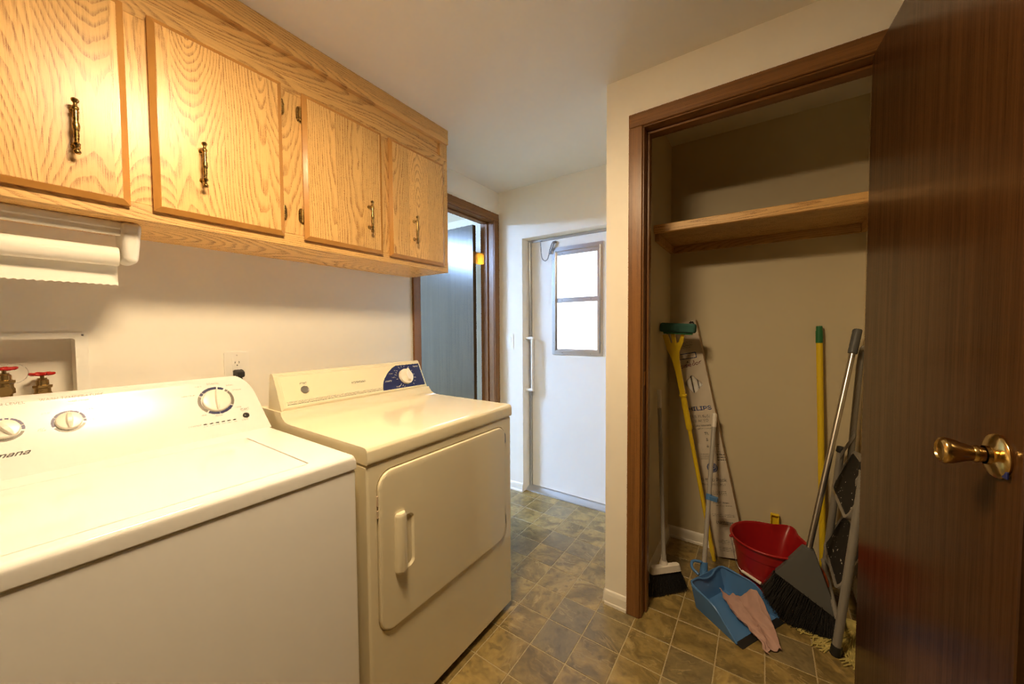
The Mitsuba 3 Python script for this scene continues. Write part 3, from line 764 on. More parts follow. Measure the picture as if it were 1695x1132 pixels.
G, N = 'button_gray', 'navy'
mat('violet_print', (0.085, 0.075, 0.17), 0.4)
dial(-0.5925, 0.130, 0.0410, 0.0495, [(-44, 8, N), (13, 33, N), (40, 50, 'button_gray'), (52, 118, G), (122, 176, N), (178, 216, N), (220, 296, G), (300, 313, N)], 0.0385, 0.0075, 'cycle_ring', 'large cycle knob', 0.10)
dial(-0.9105, 0.1275, 0.0250, 0.0305, [(-112, -60, 'violet_print'), (-58, -4, 'violet_print'), (-2, 40, 'violet_print'), (44, 82, 'violet_print'), (86, 100, 'violet_print'), (110, 240, G)], 0.0235, 0.0075, 'temperature_ring', 'temperature knob', 0.02)
dial(-1.0110, 0.1275, 0.0250, 0.0305, [(-112, -60, 'violet_print'), (-30, -4, 'violet_print'), (2, 14, 'violet_print'), (20, 72, 'violet_print'), (76, 98, 'violet_print'), (108, 240, G)], 0.0235, 0.0075, 'water_level_ring', 'water level knob', -0.55)
add(t + '__start_button', wput(lathe([(0.0098, 0), (0.0098, 0.002), (0.008, 0.0042), (0.004, 0.0052), (0.0001, 0.0054)], n=32), -0.5225, 0.0585, 0.0002, False), 'button_dark', 40, 'round black start button')
for k in range(6):
    add(t + '__status_light', wput(extrude(Polygon(rrect(0.0085, 0.0036, 0.0004)), 0.0006), -0.6365 + 0.0157 * k, 0.0500), 'button_dark', False)


def wtext(s, h, y, q, m='print_gray', width=None, bold=False, slant=0.0, key='__lettering'):
    add(t + key, wput(text(s, h, width, bold, 0.0003, slant), y, q, 0.0001), m, False)


wtext('WASH TEMPERATURE', 0.0062, -0.9000, 0.1925, 'print_soft', 0.112)
wtext('wash / rinse', 0.0040, -0.8900, 0.1820, 'print_soft', 0.036)
wtext('WATER LEVEL', 0.0062, -1.0120, 0.1905, 'print_soft', 0.068)
wtext('COLD', 0.0036, -0.8680, 0.1230, 'print_soft')
wtext('COLD', 0.0036, -0.9480, 0.1560, 'print_soft')
wtext('HOT', 0.0036, -0.9560, 0.1150, 'print_soft')
wtext('COLD', 0.0036, -0.9560, 0.1100, 'print_soft')
wtext('WARM', 0.0036, -0.8720, 0.1540, 'print_soft')
wtext('NORMAL', 0.0058, -0.5925, 0.1890, 'print_soft', 0.034)
wtext('START', 0.0062, -0.5205, 0.0810, 'print_gray', 0.026)
wtext('PUSH TO', 0.0032, -0.5205, 0.0765, 'print_soft')
wtext('CANCEL', 0.0042, -0.5290, 0.0410, 'print_soft', 0.020)
wtext('CYCLE STATUS', 0.0040, -0.6620, 0.0480, 'print_soft', 0.032)
for k, q in enumerate(('SOAK', 'WASH', 'RINSE', 'SPIN', 'LID', 'DONE')):
    wtext(q, 0.0030, -0.6365 + 0.0157 * k, 0.0415, 'print_soft', 0.0105)
for q, y, s in (('HEAVY', -0.6330, 0.1840), ('CASUAL', -0.5470, 0.1790), ('DELICATE', -0.5290, 0.1590), ('RINSE & SPIN', -0.6620, 0.1560), ('SOAK', -0.6330, 0.0820), ('NORMAL', -0.5940, 0.0735), ('CASUAL', -0.5380, 0.0930)):
    wtext(q, 0.0036, y, s, 'print_soft')
wtext('Amana', 0.0120, -1.0100, 0.0550, 'print_black', 0.070, True, 0.45, '__logo')

# ------------------------------------------------------------------ clothes dryer
t = thing('clothes_dryer', 'almond front loading clothes dryer between the washer and the hall', 'dryer')
dy0, dy1 = -0.4365, 0.2685
body = man(rbox(0.110, 0.7965, dy0 + 0.001, dy1 - 0.001, 0.030, 0.8600, 0.008, 5))
dyc, dzc, dw, dh = -0.0925, 0.588, 0.620, 0.484
groove = place(extrude(Polygon(rrect(dw + 0.008, dh + 0.008, 0.052, 10), [rrect(dw - 0.016, dh - 0.016, 0.042, 10)]), 0.02), (0.789, dyc, dzc), (0, 1, 0), (0, 0, 1), (1, 0, 0))
add(t + '__cabinet', tri(body - man(groove)), 'dryer_almond', 35)
dp = [hull(np.vstack([np.c_[np.full(len(q), x), np.array(q)[:, 0] + dyc, np.array(q)[:, 1] + dzc] for x, q in ((0.7905, rrect(dw, dh, 0.048, 10)), (0.7985, rrect(dw, dh, 0.048, 10)), (0.8020, rrect(dw - 0.004, dh - 0.004, 0.046, 10)), (0.8035, rrect(dw - 0.012, dh - 0.012, 0.042, 10)))]))][0]
dim = place(hull(np.vstack([np.c_[np.array(rrect(0.050, 0.168, 0.018)), np.zeros(28)], np.c_[np.array(rrect(0.034, 0.145, 0.014)), np.full(28, -0.012)], np.c_[np.array(rrect(0.052, 0.170, 0.018)), np.full(28, 0.002)]])),
            (0.8035, -0.303, 0.588), (0, 1, 0), (0, 0, 1), (1, 0, 0))
d = add(t + '__door', tri(man(dp) - man(dim)), 'dryer_almond', 30)
hs = []
for k in np.linspace(0, math.pi, 9):
    for z, q in ((0.507, 0.78), (0.515, 1.0), (0.680, 1.0), (0.690, 0.78)):
        hs.append((0.8030 + 0.020 * q * math.sin(k), -0.332 - 0.0205 * q * math.cos(k), z))
add(d + '__handle', hull(hs), 'dryer_almond', 40, 'raised grip with a finger recess')
for z in (0.775, 0.425):
    add(t + '__hinge', cat(tri(box(0.789, 0.7985, 0.2175, 0.2225, z - 0.022, z + 0.022)), rod((0.799, 0.221, z - 0.018), (0.799, 0.221, z + 0.018), 0.0025, 8)), 'chrome_dark', False, 'small dark door hinge')
add(t + '__catch', cat(rod((0.797, -0.4045, 0.735), (0.797, -0.4045, 0.765), 0.003, 8), rod((0.797, -0.4045, 0.700), (0.797, -0.4045, 0.722), 0.003, 8)), 'carton_edge', False, 'rust speckled door catch')
add(t + '__kick_shade', tri(box(0.14, 0.760, dy0 + 0.012, dy1 - 0.012, 0.0, 0.032)), 'dark_gap', False, 'near-black block standing in for the shade under the cabinet')  # solid dark block painted in for the shade below the dryer
# top with a coved rise to the console
prof = [(0.105, 0.8635), (0.796, 0.8635), (0.8005, 0.8665), (0.8015, 0.872), (0.8010, 0.899), (0.7990, 0.906), (0.7945, 0.9105), (0.787, 0.9125), (0.775, 0.913), (0.360, 0.913), (0.335, 0.9140), (0.316, 0.9178), (0.301, 0.9245),
        (0.290, 0.9335), (0.2825, 0.943), (0.281, 0.9475), (0.105, 0.9475)]
top = prism_y(prof, dy0, dy1)
top = tri(man(top) ^ man(rbox(0.09, 0.82, dy0, dy1, 0.80, 0.99, 0.010, 5)))
add(t + '__top', top, 'dryer_almond', 30)
add(t + '__top_seam', tri(box(0.12, 0.792, dy0 + 0.006, dy1 - 0.006, 0.8590, 0.8645)), 'dryer_almond', False)
DA, DB = np.array([0.277, 0.946]), np.array([0.213, 1.075])
e2 = (DB - DA) / np.linalg.norm(DB - DA)
prof = [(0.277, 0.9477), tuple(DA + e2 * 0.010), tuple(DA + e2 * 0.135), (0.2125, 1.0735), (0.209, 1.0785), (0.203, 1.0805), (0.192, 1.080), (0.186, 1.076), (0.170, 0.9477)]
cy0, cy1 = -0.4300, 0.2590
add(t + '__console', prism_y(prof, cy0, cy1), 'dryer_almond', 30)
nD, eD = np.array([e2[1], 0, -e2[0]]), np.array([e2[0], 0, e2[1]])


def dput(m, y, s, h=0.0):
    return place(m, np.array([DA[0], y, DA[1]]) + eD * s + nD * h, (0, 1, 0), eD, nD)


rim = hull([(y, s, h) for y, s, h in [(a, b, 0.0) for a in (cy0, cy1) for b in (0.003, 0.140)] + [(a, b, 0.006) for a in (cy0 + 0.010, cy1 - 0.008) for b in (0.010, 0.134)]])
add(t + '__console_rim', dput(rim, 0, 0), 'dryer_almond', False)
add(t + '__face_plate', dput(extrude(Polygon([(-0.414, 0.0135), (0.2485, 0.0135), (0.2485, 0.1310), (-0.414, 0.1310)]), 0.0006), 0, 0, 0.0060), 'dryer_face', False)
arc = spline([(-0.002, 0.016, 0), (0.004, 0.040, 0), (0.018, 0.066, 0), (0.042, 0.092, 0), (0.072, 0.115, 0), (0.104, 0.1305, 0)], 24)[:, :2]
add(t + '__dial_panel', dput(extrude(Polygon([(0.2465, 0.0145), (0.2465, 0.1305)] + [tuple(q) for q in arc[::-1]]), 0.0004), 0, 0, 0.0066), 'navy', False, 'navy blue dial panel')
ky, ks = 0.143, 0.069
kn = lathe([(0.0385, 0), (0.0385, 0.008), (0.0365, 0.012), (0.030, 0.0135), (0.0001, 0.014)], n=48)
ptr = hull([(x, y, z) for z, k in ((0.010, 1.0), (0.026, 0.72)) for x, y in ((0.018 * k, 0.042 * k), (0.004 * k, 0.024), (0.024 * k, 0.018), (-0.010 * k, -0.030 * k), (0.008 * k, -0.032 * k), (-0.014 * k, 0.004))])
add(t + '__knob', dput(cat(kn, ptr), ky, ks, 0.0070), 'knob_white', 35, 'cream timer knob with pointer')
for k, a in enumerate((-75, -62, -48, -25, -8, 10, 35, 60, 82, 100, 120, 140, 155, 170, 185, 195, 205, 216, 228, 262)):
    a = math.radians(a)
    L = 0.008 if k % 3 else 0.013
    q = extrude(Polygon([(-0.0013, 0.049), (0.0013, 0.049), (0.0013, 0.049 + L), (-0.0013, 0.049 + L)]), 0.0003)
    R = np.eye(4)
    R[:2, :2] = [[math.cos(a), math.sin(a)], [-math.sin(a), math.cos(a)]]
    q.apply_transform(R)
    b = q.bounds
    if b[1][1] + ks < 0.129 and b[0][1] + ks > 0.016:
        add(t + '__dial_mark', dput(q, ky, ks, 0.0070), 'print_pale', False)


def dtext(s, h, y, q, m='print_gray', width=None, bold=False, lift=0.0066):
    add(t + '__lettering', dput(text(s, h, width, bold, 0.0003), y, q, lift), m, False)


dtext('TIMED DRY', 0.0062, 0.2220, 0.1130, 'print_pale', 0.034, True, 0.0070)
dtext('AUTOMATIC', 0.0062, 0.0400, 0.0545, 'print_pale', 0.036, True, 0.0070)
dtext('FLUFF', 0.0062, 0.0860, 0.0215, 'print_pale', 0.024, True, 0.0070)
dtext('COTTONS', 0.0045, 0.0640, 0.0900, 'print_pale', 0.022, False, 0.0070)
dtext('OFF', 0.0045, 0.0900, 0.1040, 'print_pale', None, False, 0.0070)
dtext('KNITS', 0.0045, 0.0740, 0.0700, 'print_pale', None, False, 0.0070)
dtext('START', 0.0060, -0.3360, 0.0960, 'print_gray', 0.026, True)
dtext('PUSH', 0.0036, -0.3340, 0.0915, 'print_soft', 0.018)
dtext('HOTPOINT', 0.0088, -0.1080, 0.0695, 'print_black', 0.066, True)
for s, wd in ((0.0310, 0.0010), (0.0262, 0.0014), (0.0205, 0.0020)):
    add(t + '__stripe', dput(extrude(Polygon([(-0.408, s), (-0.0035, s), (-0.0035, s + wd), (-0.408, s + wd)]), 0.0003), 0, 0, 0.0066), 'print_gray', False)
add(t + '__start_button', dput(lathe([(0.0150, 0), (0.0150, 0.003), (0.0135, 0.0042), (0.011, 0.0030), (0.0001, 0.0022)], n=32), -0.3360, 0.0720, 0.0066), 'button_gray', 40, 'round grey start button')

# ------------------------------------------------------------------ closet shelf
t = thing('closet_shelf', 'oak shelf on wooden cleats high up in the closet', 'shelf')
add(t + '__board', chbox(1.2505, 2.0795, 0.872, YE - 0.0005, 1.712, 1.731, 0.001), 'oak_shelf_shaded', False)
add(t + '__nosing', chbox(1.2505, 2.0795, 0.852, 0.8717, 1.707, 1.746, 0.002), 'oak_shelf_front_lit', False)
add(t + '__cleat', chbox(1.2700, 2.0600, YE - 0.019, YE - 0.0002, 1.672, 1.7115, 0.001), 'oak_shelf_shaded', False)
add(t + '__cleat', chbox(1.2502, 1.2690, 0.885, YE - 0.0005, 1.672, 1.7115, 0.001), 'oak_shelf_shaded', False)
add(t + '__cleat', chbox(2.0610, 2.0798, 0.885, YE - 0.0005, 1.672, 1.7115, 0.001), 'oak_shelf_shaded', False)


def brushes(root, tip, n, r, mat_, key, jit=0.004, seed=1, bend=0.0):
    """bristles from the curve root(s) to the curve tip(s)"""
    g = np.random.default_rng(seed)
    parts = []
    for k in range(n):
        s = (k + g.random()) / n
        a = np.array(root(s)) + g.normal(0, 1, 3) * jit * [1, 1, 0.2]
        b = np.array(tip(s)) + g.normal(0, 1, 3) * jit * [1.6, 1.6, 1.0]
        b[2] = max(b[2], 0.0008)
        parts.append(sweep([a, (a + b) / 2 + g.normal(0, 1, 3) * bend, b], [r, r, r * 0.6], 4))
    return add(key, cat(*parts), mat_, False, 'black bristles', kind='stuff')


def lerp(a, b, s):
    return np.asarray(a, float) * (1 - s) + np.asarray(b, float) * s


def poly(pts, s):
    p = np.asarray(pts, float)
    d = np.r_[0, np.cumsum(np.linalg.norm(np.diff(p, axis=0), axis=1))]
    d /= d[-1]
    return np.array([np.interp(s, d, p[:, i]) for i in range(3)])


# small broom in the left corner
t = thing('small_broom', 'small upright broom with grey stick, pale head and black bristles by the left jamb', 'broom')
b0, b1 = np.array([1.334, 0.748, 0.150]), np.array([1.2675, 0.921, 0.928])
d = (b1 - b0) / np.linalg.norm(b1 - b0)
add(t + '__stick', rod(b0, b1 - d * 0.09, 0.0095), 'grey_pole', 40)
add(t + '__end_cap', rod(b1 - d * 0.095, b1, 0.0112, 20, 0.5), 'pale_cap', 40, 'pale plastic end cap')
hd = lerp([1.285, 0.690, 0], [1.396, 0.800, 0], 0.5)
hu = np.array([0.111, 0.110, 0]) / np.linalg.norm([0.111, 0.110])
hn = np.array([hu[1], -hu[0], 0])
head = hull(np.vstack([np.array(rrect(0.156, 0.032, 0.012))[:, 0:1] * hu + np.array(rrect(0.156, 0.032, 0.012))[:, 1:2] * hn + hd + [0, 0, 0.104],
                       np.array(rrect(0.142, 0.026, 0.012))[:, 0:1] * hu + np.array(rrect(0.142, 0.026, 0.012))[:, 1:2] * hn + hd + [0, 0, 0.132]]))
add(t + '__head', cat(head, lathe([(0.020, 0.120), (0.018, 0.140), (0.0125, 0.150), (0.0115, 0.178)], (b0[0] - d[0] * 0.01, b0[1] - d[1] * 0.01, 0), (d[0] * 0.3, d[1] * 0.3, 1), 20)), 'pale_cap', 35, 'pale plastic head')
brushes(lambda s: hd + hu * (s - 0.5) * 0.146 + [0, 0, 0.106], lambda s: np.array([1.355, 0.742, 0.0]) + hu * (s - 0.5) * 0.190 + [0, 0, 0.004 + 0.010 * s], 1000, 0.0011, 'bristle', t + '__bristles', 0.0040, 3)

# fluorescent tube carton leaning in the corner
t = thing('tube_carton', 'long white printed carton of fluorescent tubes leaning in the closet corner', 'carton')
ca = math.radians(11.6)
CO = np.array([1.509, 1.187, 0.0005])
cu, cv, cn = np.array([math.cos(ca), 0, math.sin(ca)]), np.array([-math.sin(ca), 0, math.cos(ca)]), np.array([0, -1.0, 0])
CWD, CLN, CDP = 0.146, 1.283, 0.062


def uvc(x, z):
    q = np.array([x - CO[0], 0, z])
    return float(q @ cu), float(q @ cv)


dia = Polygon([uvc(1.379, 0.982), uvc(1.341, 0.928), uvc(1.397, 0.878), uvc(1.436, 0.935)]).buffer(-0.008).buffer(0.008)
outer = box(0, CWD, 0, CLN, -CDP, 0)
hole = m3.Manifold.extrude(m3.CrossSection([list(dia.exterior.coords)[:-1]], m3.FillRule.NonZero), 0.02).translate([0, 0, -0.01])
if hole.volume() < 1e-9:
    hole = m3.Manifold.extrude(m3.CrossSection([list(dia.exterior.coords)[:-1][::-1]], m3.FillRule.NonZero), 0.02).translate([0, 0, -0.01])
cm = outer - box(0.003, CWD - 0.003, 0.003, CLN - 0.003, -CDP + 0.003, -0.003) - hole


def cput(m, h=0.0):
    return place(m, CO + cn * h, cu, cv, cn)


add(t + '__box', cput(tri(cm)), 'carton', False)
add(t + '__side_edge', cput(trimesh.creation.box(bounds=[[CWD, 0.002, -CDP + 0.002], [CWD + 0.0006, CLN - 0.002, -0.004]])), 'carton_edge', False, 'brown corrugated side edge')


def cprint(m, uv, mat_='print_black', key='__print', rot=0.0, h=0.0002):
    R = np.eye(4)
    R[:2, :2] = [[math.cos(rot), -math.sin(rot)], [math.sin(rot), math.cos(rot)]]
    R[:2, 3] = uv
    m = m.copy()
    m.apply_transform(R)
    add(t + key, cput(m, h), mat_, False)


def ctext(s, h, x, z, width=None, m='print_black', bold=False):
    cprint(text(s, h, width, bold, 0.0003), uvc(x, z), m, '__lettering')


ctext('PHILIPS', 0.0215, 1.4130, 0.7870, 0.137, 'print_blue', True)
ctext('F32T8/TL865/', 0.0145, 1.4130, 0.7460, 0.124)
ctext('PLUS ALTO', 0.0145, 1.4130, 0.7220, 0.108)
ctext('High Color Rendering', 0.0100, 1.4270, 0.7000, 0.128, bold=True)
ctext('Environmentally friendly', 0.0075, 1.4280, 0.6850, 0.118)
ctext('TL', 0.0140, 1.4580, 0.6600, None, bold=True)
ctext('3', 0.0140, 1.4600, 0.6250, None, bold=True)
ctext('4', 0.0140, 1.4640, 0.5900, None, bold=True)
ctext('10 Bulb Pack', 0.0180, 1.4900, 0.4090, 0.134)
ctext('FULL CASES ONLY', 0.0085, 1.4950, 0.3890, 0.118)
ctext('20,000* Hours', 0.0085, 1.5290, 0.2980, 0.075, bold=True)
ctext('24,000* Hours', 0.0085, 1.5480, 0.1960, 0.080, bold=True)
ctext('30', 0.0100, 1.5280, 0.0840, None)


def bars(x, z, wdt, rows, h=0.0034, gap=0.0085, m='print_black', seed=0):
    g = np.random.default_rng(seed)
    u0, v0 = uvc(x, z)
    ms = []
    for r in range(rows):
        u = 0
        while u < wdt:
            q = min(g.uniform(0.006, 0.016), wdt - u)
            ms.append(trimesh.creation.box(bounds=[[u0 + u, v0 - r * gap, 0], [u0 + u + q, v0 - r * gap + h * 0.55, 0.0003]]))
            u += q + 0.0025
    add(t + '__small_print', cput(cat(*ms), 0.0002), m, False)


bars(1.3000, 1.1500, 0.080, 3, seed=1)
bars(1.3150, 1.1320, 0.060, 2, seed=2)
bars(1.3780, 0.5800, 0.030, 3, seed=4)
bars(1.4900, 0.6100, 0.030, 2, seed=5)
bars(1.4980, 0.5720, 0.030, 2, seed=6)
bars(1.4250, 0.5450, 0.048, 4, seed=7)
bars(1.5050, 0.5560, 0.040, 3, h=0.008, gap=0.014, seed=8)
bars(1.4700, 0.3500, 0.085, 3, seed=9)
bars(1.5050, 0.2800, 0.080, 1, seed=10)
bars(1.4900, 0.2280, 0.105, 2, seed=11)
bars(1.5100, 0.1820, 0.090, 1, seed=12)
bars(1.5340, 0.0980, 0.100, 3, seed=13)
bars(1.5240, 0.0560, 0.110, 3, seed=14)
for x0, z0, wd, ht in ((1.4160, 0.5720, 0.105, 0.052), (1.4000, 0.6020, 0.030, 0.045), (1.2980, 1.1850, 0.085, 0.030)):
    u0, v0 = uvc(x0, z0)
    cprint(extrude(Polygon([(0, 0), (wd, 0), (wd, -ht), (0, -ht)], [[(0.0008, -0.0008), (wd - 0.0008, -0.0008), (wd - 0.0008, -ht + 0.0008), (0.0008, -ht + 0.0008)]]), 0.0003), (u0, v0), 'print_soft', '__outline')
lab = uvc(1.3560, 1.0850)
cprint(extrude(Polygon([(-0.046, -0.016), (0.046, -0.016), (0.046, 0.016), (-0.046, 0.016)], [[(-0.042, -0.012), (0.042, -0.012), (0.042, 0.012), (-0.042, 0.012)]]), 0.0004), lab, 'print_blue', '__label_border')
g = np.random.default_rng(5)
cprint(cat(*[trimesh.creation.box(bounds=[[x, -0.006, 0], [x + w_, 0.008, 0.0003]]) for x, w_ in zip(np.linspace(-0.034, 0.030, 26), g.uniform(0.0007, 0.0018, 26))]), lab, 'print_soft', '__bar_lines')
cprint(extrude(Polygon([(0.004 * math.cos(a), 0.004 * math.sin(a)) for a in np.linspace(0, 6.28, 16)[:-1]]), 0.0003), uvc(1.3570, 1.0520), 'print_black', '__dot')
bars(1.3450, 1.0430, 0.028, 2, seed=15)
# round emblem
em = uvc(1.4860, 0.4840)
cprint(extrude(Polygon([(0.026 * math.cos(a), 0.026 * math.sin(a)) for a in np.linspace(0, 6.28, 48)[:-1]]), 0.0003), em, 'print_blue', '__emblem')
for r0, r1, a0, a1, o in ((0.0195, 0.0212, 0, 359, (0, 0)), (0.0060, 0.0085, 20, 330, (0.006, 0.002)), (0.0040, 0.0062, -40, 200, (-0.009, -0.004)), (0.0120, 0.0140, 190, 300, (0, 0))):
    cprint(annulus(r0, r1, a0, a1, 0.0003), (em[0] + o[0], em[1] + o[1]), 'carton', '__emblem_line', h=0.0005)
# handwritten word
strokes = [[(0.9, 1.7), (0.5, 2.0), (0.1, 1.6), (0.0, 0.8), (0.3, 0.1), (0.9, 0.2)], [(1.5, 1.0), (1.2, 0.8), (1.2, 0.3), (1.5, 0.1), (1.8, 0.4), (1.8, 0.8), (1.5, 1.0)],
           [(2.1, 0.1), (2.1, 1.0)], [(2.1, 0.7), (2.35, 1.0), (2.5, 0.8), (2.5, 0.1)], [(2.5, 0.7), (2.75, 1.0), (2.9, 0.8), (2.95, 0.1)], [(3.3, 0.6), (3.8, 0.7), (3.7, 1.0), (3.4, 0.95), (3.25, 0.5), (3.4, 0.1), (3.85, 0.2)],
           [(4.6, 0.9), (4.25, 0.8), (4.2, 0.3), (4.45, 0.1), (4.65, 0.4)], [(4.65, 2.0), (4.65, 0.1)], [(5.3, 1.0), (5.0, 0.7), (5.05, 0.2), (5.35, 0.1), (5.6, 0.5), (5.3, 1.0)], [(5.95, 0.1), (5.95, 1.0)], [(5.95, 0.6), (6.15, 1.0), (6.45, 1.0)]]
o = uvc(1.3030, 1.0030)
hw = []
for st in strokes:
    P = np.array([(x * 0.0205 + 0.0, y * 0.0145 + x * 0.0028) for x, y in st])
    P = np.c_[P, np.full(len(P), 0.0004)]
    P = spline(P, 6 * len(P)) if len(P) > 2 else np.array([P[0], (P[0] + P[1]) / 2, P[1]])
    hw.append(sweep(P, 0.0015, 6))
R = np.eye(4)
R[:2, 3] = o
hw = cat(*hw)
hw.apply_transform(R)
add(t + '__handwriting', cput(hw), 'marker_red', False, 'the word Comedor written by hand in dark red')
cprint(cat(*[trimesh.creation.box(bounds=[[a, b, 0], [a + c, b + d_, 0.0005]]) for a, b, c, d_ in ((0.118, 1.262, 0.006, 0.018), (0.126, 1.252, 0.005, 0.026), (0.132, 1.238, 0.005, 0.034), (0.112, 1.270, 0.022, 0.006))]), (0, 0), 'dark_gap', '__torn_mark')
for k, (u, r) in enumerate(((0.047, 0.0125), (0.077, 0.0125), (0.105, 0.0125))):
    q = thing('fluorescent_tube', ('white fluorescent tube inside the carton, seen through its diamond window', 'white fluorescent tube inside the carton, the middle one', 'white fluorescent tube in the carton, at the right of the diamond window')[k], 'tube', 'fluorescent tubes in the carton')
    z_ = -0.020 if k != 1 else -0.0175
    add(q + '__glass', cput(rod((u, 0.012, z_), (u, CLN - 0.012, z_), r, 20)), 'tube_glass', 40)
    add(q + '__end_cap', cput(rod((u, CLN - 0.030, z_), (u, CLN - 0.008, z_), r + 0.0006, 20)), 'aluminium', 40, 'metal end cap')

# yellow sponge mop
t = thing('sponge_mop', 'yellow plastic mop with green sponge head leaning upside down in the left corner', 'mop')
m0, m1 = np.array([1.506, 1.140, 0.001]), np.array([1.3070, 1.022, 1.200])
md = (m1 - m0) / np.linalg.norm(m1 - m0)
mL = np.linalg.norm(m1 - m0)
mx = np.array([1.0, 0, 0]) - md * md[0]
mx /= np.linalg.norm(mx)
mz = np.cross(mx, md)


def mput(m):
    return place(m, m0, mx, md, mz)


add(t + '__handle', cat(rod(m0, m0 + md * 0.74, 0.0098), mput(hull([(x, y, z) for y, q in ((0.02, 0.6), (0.05, 1), (0.09, 1), (0.12, 0.6)) for x in (-0.0104 * q, 0.0104 * q) for z in (-0.0104 * q, 0.0104 * q)]))), 'yellow_plastic', 40)
add(t + '__sleeve', cat(mput(place(lathe([(0.0115, 0.715), (0.0150, 0.722), (0.0155, 0.735), (0.0150, 0.745), (0.0140, 0.880), (0.0135, 0.895), (0.0195, 0.898), (0.0195, 0.906), (0.0125, 0.910)], n=28), (0, 0, 0), (1, 0, 0), (0, 0, -1), (0, 1, 0)))), 'yellow_plastic', 35)
fork = Polygon([(-0.0125, 0.905), (0.0125, 0.905), (0.0145, 1.090), (0.0220, 1.135), (0.0480, 1.180), (0.066, mL + 0.012), (0.050, mL + 0.012), (0.030, 1.188), (0.016, 1.180), (0.016, mL + 0.012), (-0.002, mL + 0.012), (-0.002, 1.184), (-0.012, 1.186), (-0.018, mL + 0.012), (-0.044, mL + 0.012), (-0.034, 1.150), (-0.022, 1.110), (-0.0150, 1.040)])
fk = extrude(fork, 0.016)
fk.apply_translation([0, 0, -0.008])
add(t + '__fork', mput(fk), 'yellow_plastic', False, 'forked yellow bracket')
add(t + '__sponge', place(rbox(-0.084, 0.084, -0.030, 0.030, -0.024, 0.024, 0.011, 5), (1.338, 1.012, 1.2425), (0.9985, 0, -0.055), (0, 1, 0), (0.055, 0, 0.9985)), 'green_sponge', 45, 'dark green sponge')
add(t + '__clamp', place(chbox(-0.066, 0.070, -0.020, 0.020, -0.005, 0.004, 0.002), (1.336, 1.014, 1.2150), (0.9985, 0, -0.055), (0, 1, 0), (0.055, 0, 0.9985)), 'green_plastic', False)

# blue dustpan with its stick
t = thing('dustpan', 'blue long handled dustpan lying on the closet floor with a pink rag on it', 'dustpan')
rl, rr, fr_, fl_ = np.array([1.475, 0.728, 0]), np.array([1.570, 0.915, 0]), np.array([1.776, 0.851, 0]), np.array([1.636, 0.602, 0])
Z = np.array([0, 0, 1.0])
ff = ((fl_ + fr_) / 2 - (rl + rr) / 2)
ff /= np.linalg.norm(ff)
floor_ = hull([p + Z * z for p, z in ((rl, 0.0005), (rr, 0.0005), (rl, 0.006), (rr, 0.006), (fl_, 0.0005), (fr_, 0.0005), (fl_, 0.004), (fr_, 0.004))])


def wallp(a, b, ha, hb, oa, ob, th=0.0035):
    """standing wall from a to b, leaning outwards by oa and ob at its top"""
    d_ = (b - a) / np.linalg.norm(b - a)
    nn = np.array([d_[1], -d_[0], 0])
    P = []
    for p, h, o_ in ((a, ha, oa), (b, hb, ob)):
        P += [p + Z * 0.0008, p - nn * th + Z * 0.0008, p + nn * o_ + Z * h, p + nn * (o_ - th) + Z * h]
    return hull(P), (a + nn * oa + Z * ha, b + nn * ob + Z * hb)


HB = 0.104
lm, rm = lerp(rl, fl_, 0.56), lerp(rr, fr_, 0.56)
w1, e1 = wallp(rl, lm, HB, 0.094, 0.026, 0.018)
w2, e3 = wallp(lm, fl_, 0.094, 0.008, 0.018, 0.002)
w3, e4 = wallp(rm, rr, 0.094, HB, 0.018, 0.026)
w4, e5 = wallp(fr_, rm, 0.008, 0.094, 0.002, 0.018)
w5, e6 = wallp(rr, rl, HB, HB, 0.030, 0.030)
cl, cr = (e1[0] + e6[1]) / 2, (e4[1] + e6[0]) / 2
corn = [hull([rl + Z * 0.001, rl + Z * 0.001 + ff * 0.004, e1[0], e1[0] + ff * 0.004, e6[1], e6[1] + ff * 0.004]), hull([rr + Z * 0.001, rr + Z * 0.001 + ff * 0.004, e4[1], e4[1] + ff * 0.004, e6[0], e6[0] + ff * 0.004])]
rimp = fillet([e3[1], e3[0], cl - ff * 0.006, cl + (cr - cl) * 0.25 - ff * 0.008, cl + (cr - cl) * 0.40 - Z * 0.012 + ff * 0.004, cl + (cr - cl) * 0.62 - Z * 0.012 + ff * 0.004, cl + (cr - cl) * 0.78 - ff * 0.006, cr - ff * 0.006, e4[0], e5[0]], 0.035, 7)
pan = cat(floor_, w1, w2, w3, w4, w5, *corn, sweep(rimp, 0.0042, 10))
add(t + '__pan', pan, 'blue_plastic', 30)
lipa = hull([p + ff * a + Z * z for p in (fl_, fr_) for a, z in ((-0.006, 0.006), (-0.006, 0.0042), (0.022, 0.0005), (0.022, 0.002))])
add(t + '__lip', lipa, 'black_rubber', False, 'black rubber lip')
pb = np.array([1.4850, 0.868, 0.050])
pt = np.array([1.4960, 1.163, 0.788])
pd_ = (pt - pb) / np.linalg.norm(pt - pb)
add(t + '__socket', cat(cyl(pb + Z * -0.025, pb + pd_ * 0.075, 0.021, 0.015), sweep(fillet([pb + [-0.012, -0.055, 0.05], pb + [-0.045, -0.040, 0.062], pb + [-0.048, -0.005, 0.078], pb + [-0.012, 0.012, 0.075]], 0.03, 8), 0.0065, 10)), 'blue_plastic', 40, 'blue socket and hook')
add(t + '__stick', rod(pb + pd_ * 0.02, pt - pd_ * 0.070, 0.0105), 'grey_pole', 40, 'grey metal stick')
add(t + '__end_cap', rod(pt - pd_ * 0.078, pt, 0.0120, 20, 0.6), 'pale_cap', 40, 'pale end cap')
qc = pb + pd_ * ((0.395 - pb[2]) / pd_[2])
